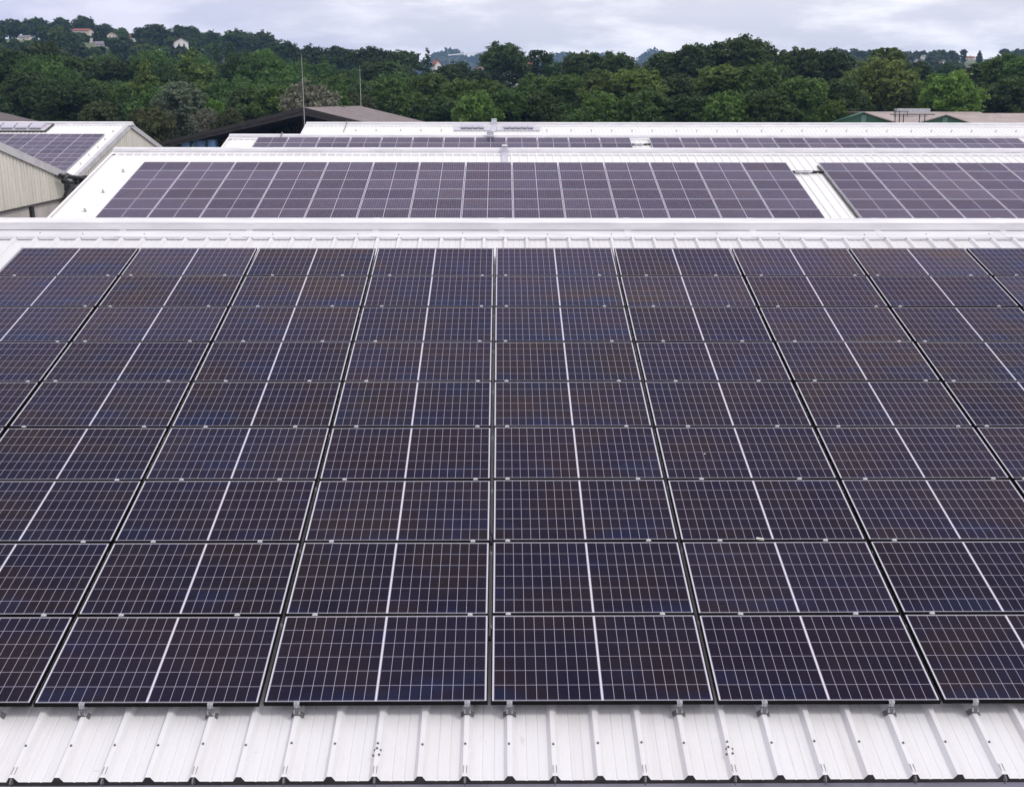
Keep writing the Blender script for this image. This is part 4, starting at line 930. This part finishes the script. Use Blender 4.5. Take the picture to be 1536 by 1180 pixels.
T = [
 # left: hillside foot
 (12, 74, 62, 215, 'round', 'dark', 'broad dark tree at the left picture edge above the brown shed roof'),
 (66, 64, 60, 235, 'round', 'dark', 'big dark olive tree above the ridge window of the left hall'),
 (112, 86, 54, 225, 'round', 'dark', 'dark rounded tree right of the big dark olive tree at left'),
 (40, 108, 60, 180, 'round', 'dark', 'shadowy dark tree directly behind the left hall ridge'),
 (96, 128, 58, 165, 'round', 'dark', 'lower dark tree behind the middle of the left hall ridge'),
 (133, 118, 56, 175, 'round', 'mid', 'fresh green low tree behind the left hall, left of the brownish bush'),
 (150, 152, 46, 140, 'bush', 'brown', 'brownish bush just behind the left hall ridge'),
 (186, 122, 44, 190, 'round', 'mid', 'green tree between the fresh green tree and the pale pointed tree'),
 (216, 93, 56, 172, 'tall', 'olive', 'pale yellow green pointed tree above the left gable apex'),
 (222, 158, 56, 142, 'bush', 'brown', 'dull brown green bush behind the left gable verge'),
 (172, 88, 50, 240, 'round', 'dark', 'dark tree left behind the pale pointed tree'),
 (282, 74, 74, 215, 'tall', 'olive', 'tall yellowish olive tree below the white hill house'),
 (246, 104, 46, 225, 'round', 'dark', 'dark green tree between the pale pointed tree and the olive tree'),
 (272, 124, 58, 150, 'bush', 'grey', 'large grey leaved willow left of the dark shed'),
 (309, 162, 32, 140, 'bush', 'silver', 'small silver leaved bush above the shed roof edge'),
 (322, 148, 24, 150, 'bush', 'bright', 'small light green bush right of the big grey willow'),
 (346, 162, 34, 140, 'bush', 'brown', 'dull olive bush resting above the sloping shed roof'),
 (325, 62, 17, 290, 'poplar', 'dark', 'dark slim poplar, left one of the pair'),
 (344, 64, 19, 290, 'poplar', 'dark', 'dark slim poplar, right one of the pair'),
 (312, 78, 12, 285, 'poplar', 'dark', 'smallest dark poplar beside the yellowish olive tree'),
 (368, 96, 44, 230, 'round', 'olive', 'light olive tree right of the poplars'),
 (395, 74, 46, 270, 'round', 'bright', 'light green rounded tree high on the slope right of the poplars'),
 (372, 132, 60, 165, 'round', 'dark', 'dark green tree behind the sloping shed roof, left part'),
 (414, 128, 54, 160, 'round', 'mid', 'green tree behind the shed roof, left of the silver tree'),
 (466, 123, 72, 145, 'bush', 'silver', 'broad silver grey tree right behind the shed gable and first mast'),
 (400, 108, 40, 220, 'round', 'mid', 'mid green tree above and left of the silver tree'),
 (428, 62, 44, 430, 'round', 'dark', 'dark skyline tree above the thin pale mast'),
 (486, 84, 32, 250, 'tall', 'mid', 'grey green upright tree between the two masts'),
 (455, 108, 30, 240, 'bush', 'olive', 'pale olive bush behind the first mast'),
 (512, 112, 44, 200, 'round', 'mid', 'green rounded tree just left of the second mast'),
 (502, 136, 36, 165, 'bush', 'bright', 'bright green bush right of the silver tree'),
 (520, 104, 34, 260, 'round', 'dark', 'dark tree behind the second mast'),
 (556, 70, 50, 330, 'round', 'dark', 'dark spiky topped tree above the shed ridge'),
 (572, 92, 50, 250, 'round', 'dark', 'dark tree right of the second mast, in the middle distance'),
 (603, 76, 48, 350, 'round', 'dark', 'dark skyline tree left of the far blue hills'),
 (641, 72, 22, 300, 'tall', 'dark', 'small dark pointed conifer left of the far blue hills'),
 # centre front belt
 (585, 118, 62, 180, 'round', 'mid', 'rounded green tree in the front belt right of the second mast'),
 (540, 140, 40, 172, 'bush', 'brown', 'thin reddish brown bush at the far end of the shed ridge'),
 (640, 110, 62, 185, 'round', 'mid', 'rounded green tree in the front belt below the conifer'),
 (692, 119, 54, 178, 'round', 'mid', 'broad green tree in the front belt above the flap vents'),
 (738, 120, 46, 176, 'round', 'mid', 'green tree in the front belt straight above the ridge duct'),
 (615, 140, 64, 176, 'round', 'mid', 'low green tree just above the grey shed roof'),
 (668, 146, 48, 174, 'round', 'dark', 'low dark tree right of the grey shed roof'),
 (712, 138, 62, 148, 'round', 'mid', 'low rounded green tree above the left flap vents'),
 (762, 136, 60, 150, 'round', 'mid', 'low rounded green tree above the right flap vents'),
 (757, 64, 56, 280, 'round', 'dark', 'tall lone dark tree standing above the belt before the blue hills'),
 (808, 75, 40, 290, 'open', 'dark', 'lone dark tree with see through crown right of the tallest lone tree'),
 (690, 92, 30, 300, 'round', 'dark', 'small dark tree in front of the blue hills left of the lone tree'),
 (672, 97, 34, 270, 'round', 'dark', 'dark low tree right of the conifer, under the blue hills'),
 (718, 103, 32, 260, 'round', 'dark', 'dark low tree at the left foot of the lone tree'),
 (842, 92, 46, 250, 'round', 'dark', 'dark tree right of the see through lone tree'),
 (806, 112, 50, 190, 'round', 'mid', 'olive green tree in the front belt below the see through lone tree'),
 (812, 138, 56, 150, 'round', 'dark', 'dark low tree in the front right of the flap vents'),
 (852, 112, 58, 185, 'round', 'mid', 'rounded tree of the front belt, left of the yellowish one'),
 (880, 78, 52, 235, 'round', 'dark', 'dark tall tree at the left end of the right hand skyline'),
 (925, 78, 58, 230, 'round', 'dark', 'dark skyline tree left of the far pointed hill'),
 (905, 106, 64, 180, 'round', 'olive', 'yellowish green rounded tree in the front belt at centre right'),
 (957, 103, 62, 175, 'round', 'olive', 'second yellowish tree of the front belt, above the walkway gap'),
 (905, 138, 62, 150, 'round', 'mid', 'dense green low tree left of the third roof walkway gap'),
 (962, 136, 66, 148, 'round', 'mid', 'dense green low tree above the third roof walkway gap'),
 (1000, 78, 54, 225, 'round', 'dark', 'dark skyline tree right of the far pointed hill'),
 (1045, 66, 60, 220, 'round', 'dark', 'dark ragged skyline tree left of the highest right tree'),
 (1118, 54, 74, 220, 'round', 'dark', 'highest broad dark tree of the right hand skyline'),
 (1160, 76, 52, 225, 'round', 'dark', 'dark tree right beside the highest broad tree'),
 (1020, 112, 60, 180, 'round', 'dark', 'shadowed dark tree between the yellowish trees of the belt'),
 (1082, 98, 66, 175, 'round', 'olive', 'yellow tipped tree below the highest broad dark tree'),
 (1140, 95, 72, 172, 'round', 'mid', 'broad green tree right of the yellow tipped tree'),
 (1030, 140, 60, 148, 'round', 'dark', 'dark low tree in the front, below the shadowed gap'),
 (1090, 138, 66, 146, 'round', 'mid', 'low green tree in front below the yellow tipped tree'),
 (1150, 134, 62, 146, 'round', 'dark', 'low dark tree left of the green hall'),
 (1200, 72, 56, 215, 'round', 'dark', 'dark dense tree above the left part of the green hall'),
 (1250, 74, 56, 215, 'round', 'dark', 'dark dense tree left of the bright olive giant'),
 (1205, 116, 60, 165, 'round', 'mid', 'green tree with dark base left behind the green hall'),
 (1258, 118, 56, 170, 'round', 'dark', 'dark tree behind the left green gable'),
 (1250, 150, 32, 152, 'bush', 'bright', 'small bright rounded bush at the left end of the green hall'),
 (1284, 140, 40, 175, 'bush', 'dark', 'dark bush just over the left green gable'),
 (1335, 71, 52, 205, 'open', 'olive', 'ragged thin topped tree rising above the bright olive giant'),
 (1328, 88, 86, 180, 'round', 'olive', 'bright olive giant tree behind the silver cooling unit'),
 (1292, 100, 44, 195, 'round', 'olive', 'olive tree at the left shoulder of the bright olive giant'),
 (1378, 92, 42, 240, 'round', 'dark', 'dark tree between the olive giant and the bright round tree'),
 (1424, 108, 76, 172, 'round', 'bright', 'bright green round tree above the right green gable'),
 (1388, 128, 50, 178, 'round', 'bright', 'light green tree between the cooling unit and the bright round tree'),
 (1424, 94, 30, 330, 'round', 'dark', 'dark small tree before the hazy right hillside'),
 (1480, 92, 46, 220, 'round', 'dark', 'dark tree at the left side of the right edge group'),
 (1512, 80, 56, 205, 'round', 'mid', 'tall green tree near the right picture edge'),
 (1545, 86, 60, 200, 'round', 'mid', 'green tree cut off by the right picture edge'),
 (1530, 112, 62, 175, 'round', 'dark', 'low dark tree in front at the right picture edge'),
 (1486, 124, 56, 178, 'round', 'dark', 'dark tree behind the pinkish roof near the right edge'),
 # hilltop line
 (12, 29, 40, 650, 'bush', 'dark', 'hilltop tree at the far left of the skyline'),
 (52, 27, 36, 660, 'bush', 'dark', 'dark hilltop tree above the grey roofed house'),
 (92, 27, 26, 660, 'bush', 'dark', 'dark hilltop tree left of the orange tiled house'),
 (124, 24, 24, 670, 'bush', 'dark', 'taller hilltop tree behind the orange tiled house'),
 (136, 25, 14, 668, 'conifer', 'dark', 'dark conifer on the hilltop beside the taller tree'),
 (155, 36, 26, 665, 'bush', 'dark', 'low hilltop tree above the cream gabled house'),
 (180, 42, 24, 640, 'bush', 'mid', 'greener hilltop tree left of the skyline dip'),
 (230, 37, 46, 610, 'bush', 'dark', 'big dark hilltop tree right of the skyline dip'),
 (250, 55, 30, 640, 'bush', 'mid', 'green tree filling the space left of the white hill house'),
 (296, 58, 26, 600, 'bush', 'mid', 'green tree close to the right side of the white hill house'),
 (276, 39, 44, 620, 'bush', 'dark', 'dark hilltop tree behind the white hill house'),
 (318, 47, 36, 590, 'bush', 'dark', 'dark hilltop tree right of the white hill house'),
 (355, 45, 40, 580, 'bush', 'dark', 'dark hilltop tree above the poplar pair'),
 (392, 47, 38, 540, 'bush', 'dark', 'dark hilltop tree where the skyline starts to fall'),
 (470, 68, 40, 430, 'bush', 'dark', 'dark skyline tree between the two masts'),
 (510, 70, 40, 410, 'bush', 'dark', 'dark skyline tree left above the second mast'),
 (1470, 76, 8, 820, 'tall', 'dark', 'tiny dark upright tree on the hazy right hilltop'),
 (1446, 74, 9, 870, 'bush', 'dark', 'small dark round tree left of the orange farmhouse on the hill'),
 (1508, 73, 12, 800, 'bush', 'dark', 'dark round tree on the hazy hilltop near the right edge'),
 (1526, 74, 9, 800, 'tall', 'dark', 'narrow dark tree on the hazy hilltop at the right edge'),
 (1292, 76, 12, 820, 'bush', 'dark', 'small dark tree on the hazy hilltop above the olive giant'),
]
for a in T: tree(*a[:6], a[6])

# the mass of wood between and behind the trees that can be told apart
SKYX = [-400, 0, 60, 100, 140, 175, 205, 222, 260, 300, 360, 400, 450, 480, 540, 600, 640, 720, 860, 885, 940, 1010, 1060, 1110, 1150, 1170, 1240, 1290, 1330, 1370, 1400, 1450, 1480, 1536, 1900]
SKYY = [30, 32, 30, 36, 32, 46, 60, 46, 48, 44, 52, 54, 68, 73, 72, 80, 98, 104, 100, 88, 86, 84, 76, 68, 72, 78, 80, 86, 92, 100, 116, 122, 100, 92, 90]
def project(X, Y, Z):
    P = np.array([X, Y, Z-ZC]); dd = P@fwd; return 768+F*(P@rt)/dd, 590-F*(P@up)/dd
def woodland(name, label, n, ylo, yhi, mats, lf, sz, seed, hr=(9, 15), xpad=120):
    rg = np.random.default_rng(seed); groups = {m_: [[], [], 0] for m_ in mats}; made = 0; tries = 0
    while made < n and tries < n*12:
        tries += 1
        Y = ylo+(yhi-ylo)*rg.random()**1.0; px = rg.uniform(-xpad, 1536+xpad); X = float(at(px, 100, Y)[0]); h = rg.uniform(*hr); g = float(ground_h(X, Y))
        x_, y_ = project(X, Y, g+h)
        lim = np.interp(x_, SKYX, SKYY)+3+52*(1-min(1, max(0, (Y-165)/80)))
        if y_ < lim:
            x_, y2 = project(X, Y, g); 
            if y2 < lim+14: continue
            h *= (y2-lim)/(y2-y_)*rg.uniform(.85, 1.0)
            if h < 4: continue
        if -40 < X < 2 and 112 < Y < 172: continue
        W = min(5.5, h*rg.uniform(.30, .46)); L = []; skip = False
        for hx, hw_, hy0, hy1, hY in HB:             # leave the houses standing clear of the crowns before them
            if Y < hY+W and abs(x_-hx) < hw_+W/Y*F*.9:
                xt, yt = project(X, Y, g+h); xb, yb = project(X, Y, g)
                hc = hy1-.3*(hy1-hy0)
                if yt < hc:
                    if yb-hc < 3: skip = True
                    else: h *= (yb-hc)/(yb-yt); W = min(W, h*.6)
        if skip or h < 1.5: continue
        L.append((0, 0, h*.45, W*.72, W*.72, h*.36))
        for i in range(9):
            an = i*2.4+rg.random(); u = (i+.5)/9; el = math.asin(1-1.2*u); r = W*.62*math.cos(el); s_ = W*(.30+.16*rg.random()); L.append((math.cos(an)*r, math.sin(an)*r, max(h*.25, h-W+math.sin(el)*W*.6), s_, s_, s_*.85))
        v, f = crown_pts(rg, L, lf, sz, .25, 22); v = v+np.array([X, Y, g])
        G = groups[mats[rg.integers(len(mats))]]; G[0].append(v); G[1].append(f+G[2]); G[2] += len(v); made += 1
    # one object, the leaf materials as slots
    V = []; FF = []; mi = []; off = 0; used = []
    for m_, G in groups.items():
        if not G[0]: continue
        v = np.concatenate(G[0]); f = np.concatenate(G[1])+off; V.append(v); FF.append(f); mi.append(np.full(len(f), len(used), np.int32)); used.append(m_); off += len(v)
    me = npmesh(name, np.concatenate(V), np.concatenate(FF), LEAF[used[0]])
    for m_ in used[1:]: me.materials.append(LEAF[m_])
    me.polygons.foreach_set('material_index', np.concatenate(mi)); me.update()
    return tag(link(name, me), label, 'wood', kind='stuff')
woodland('woodland', 'dense mixed wood filling the space between the nearer trees', 260, 165, 300, ['dark', 'dark', 'mid', 'dark', 'mid', 'mid'], 4300, .34, 5, (12, 24))
woodland('hillside_wood', 'dense wood covering the hill behind the nearer trees', 760, 300, 690, ['dark', 'mid', 'dark', 'dark', 'olive'], 1000, .70, 6, (9, 15), 60)
def far_wood():
    rg = np.random.default_rng(9); n = 26000
    Y = rg.uniform(2150, 2950, n); X = rg.uniform(-.26, .5, n)*Y; Z = ground_h(X, Y)
    nr = rg.normal(size=(n, 3)); nr[:, 2] += .5; nr[:, 1] -= .4
    v, f = quads(rg, np.stack([X, Y, Z+rg.uniform(0, 6, n)], 1), nr, rg.uniform(5, 10, n)); V = [v]; FF = [f]; off = len(v)
    for i in range(950):                                  # the hazy hillside on the right: groves, hedges, one open field
        y = rg.uniform(400, 1080); x = rg.uniform(.27, .57)*y; q = x/y
        px, py = project(x, y, float(ground_h(x, y)))
        if 1432 < px < 1506 and 83 < py < 108 and abs(px-1478-.9*(py-95)) > 3: continue
        h = rg.uniform(4.5, 8); W = h*.52; g = float(ground_h(x, y))
        if any(y < hY+W and abs(px-hx) < hw_+W/y*F and py-h/y*F < hy1-1 for hx, hw_, hy0, hy1, hY in HB): continue
        L = [(0, 0, h*.55, W, W, h*.42), (W*.5, 0, h*.45, W*.6, W*.6, h*.3), (-W*.4, W*.3, h*.6, W*.6, W*.6, h*.3)]
        v, f = crown_pts(rg, L, 130, 1.7, .2, 12); V.append(v+np.array([x, y, g])); FF.append(f+off); off += len(v)
    tag(link('far_wood', npmesh('far_wood', np.concatenate(V), np.concatenate(FF), LEAF['dark'])), 'blue wooded hills far away behind the belt of trees', 'wood', kind='stuff')
far_wood()

# ------------------------------------------------------------------ small things on the near panels
def on_near(px, py, h=.0):
    n_ = np.array([0, -SN, CS]); p0 = np.array([X0c, Y0c, Z0c-ZC])+n_*h; r = ray(px, py); p = r*((n_@p0)/(n_@r)); return Vector((p[0], p[1], p[2]+ZC))
p = on_near(1139, 807, .012); mb = MB()
rg = random.Random(4)
for i in range(5): mb.hull([(-.03+i*.014+rg.uniform(-.004, .004), -.012, -.012), (-.012+i*.014, -.012, -.012), (-.012+i*.014, .010, -.012), (-.03+i*.014, .012, -.012)], [(-.028+i*.014, -.008, .002+rg.uniform(0, .008)), (-.014+i*.014, -.009, .004), (-.014+i*.014, .006, .004), (-.028+i*.014, .007, .002)])
o = tag(mb.build('pale_scrap', M['dropping']), 'small pale lump lying on the panel edge right of centre', 'debris'); o.location = p; o.rotation_euler = (S, 0, -.35)
p = on_near(1057, 681, .001); mb = MB(); mb.tube([(-.008, 0, 0), (.0, .006, .002), (.012, .004, 0)], [.004, .006, .003], 6); o = tag(mb.build('bird_dropping', M['dropping']), 'tiny white bird dropping on a panel right of the central gap', 'debris'); o.location = p; o.rotation_euler = (S, 0, 0)
cg = near_x(0)-CP/2
def gap_cable(dd0, label):
    mb = MB(); pts = [(-.014, .09, .0), (-.010, .03, .012), (.010, -.02, .016), (.012, -.07, .004), (-.004, -.10, .0)]
    mb.tube(pts, .0045, 6); mb.box((-.002, -.115, .0), (.026, .04, .022)); o = tag(mb.build('cable', M['black']), label, 'cable')
    o.location = (cg, Y0c+dd0*CS+.06*SN, Z0c+dd0*SN-.06*CS); o.rotation_euler = (S, 0, 0)
gap_cable(2.28, 'black cable loop and plug in the central gap, beside the third panel row')
gap_cable(.93, 'short black cable end in the central gap, by the bottom panel row')

# ------------------------------------------------------------------ haze
def haze():
    mb = MB(); mb.box((0, 1580, 85), (3400, 3960, 172)); o = mb.build('haze', None) if False else None
    me = bpy.data.meshes.new('haze'); me.from_pydata(mb.v, [], mb.f); m = bpy.data.materials.new('haze_air'); m.use_nodes = True; t = m.node_tree; t.nodes.clear()
    ou = N(t, 'ShaderNodeOutputMaterial'); pv = N(t, 'ShaderNodeVolumePrincipled'); pv.inputs['Color'].default_value = (.36, .58, 1.0, 1); pv.inputs['Density'].default_value = .00016
    pv.inputs['Anisotropy'].default_value = .0
    t.links.new(pv.outputs[0], ou.inputs['Volume']); me.materials.append(m); tag(link('haze', me), 'pale blue air between the camera and the far hills', 'haze', kind='stuff')
haze()
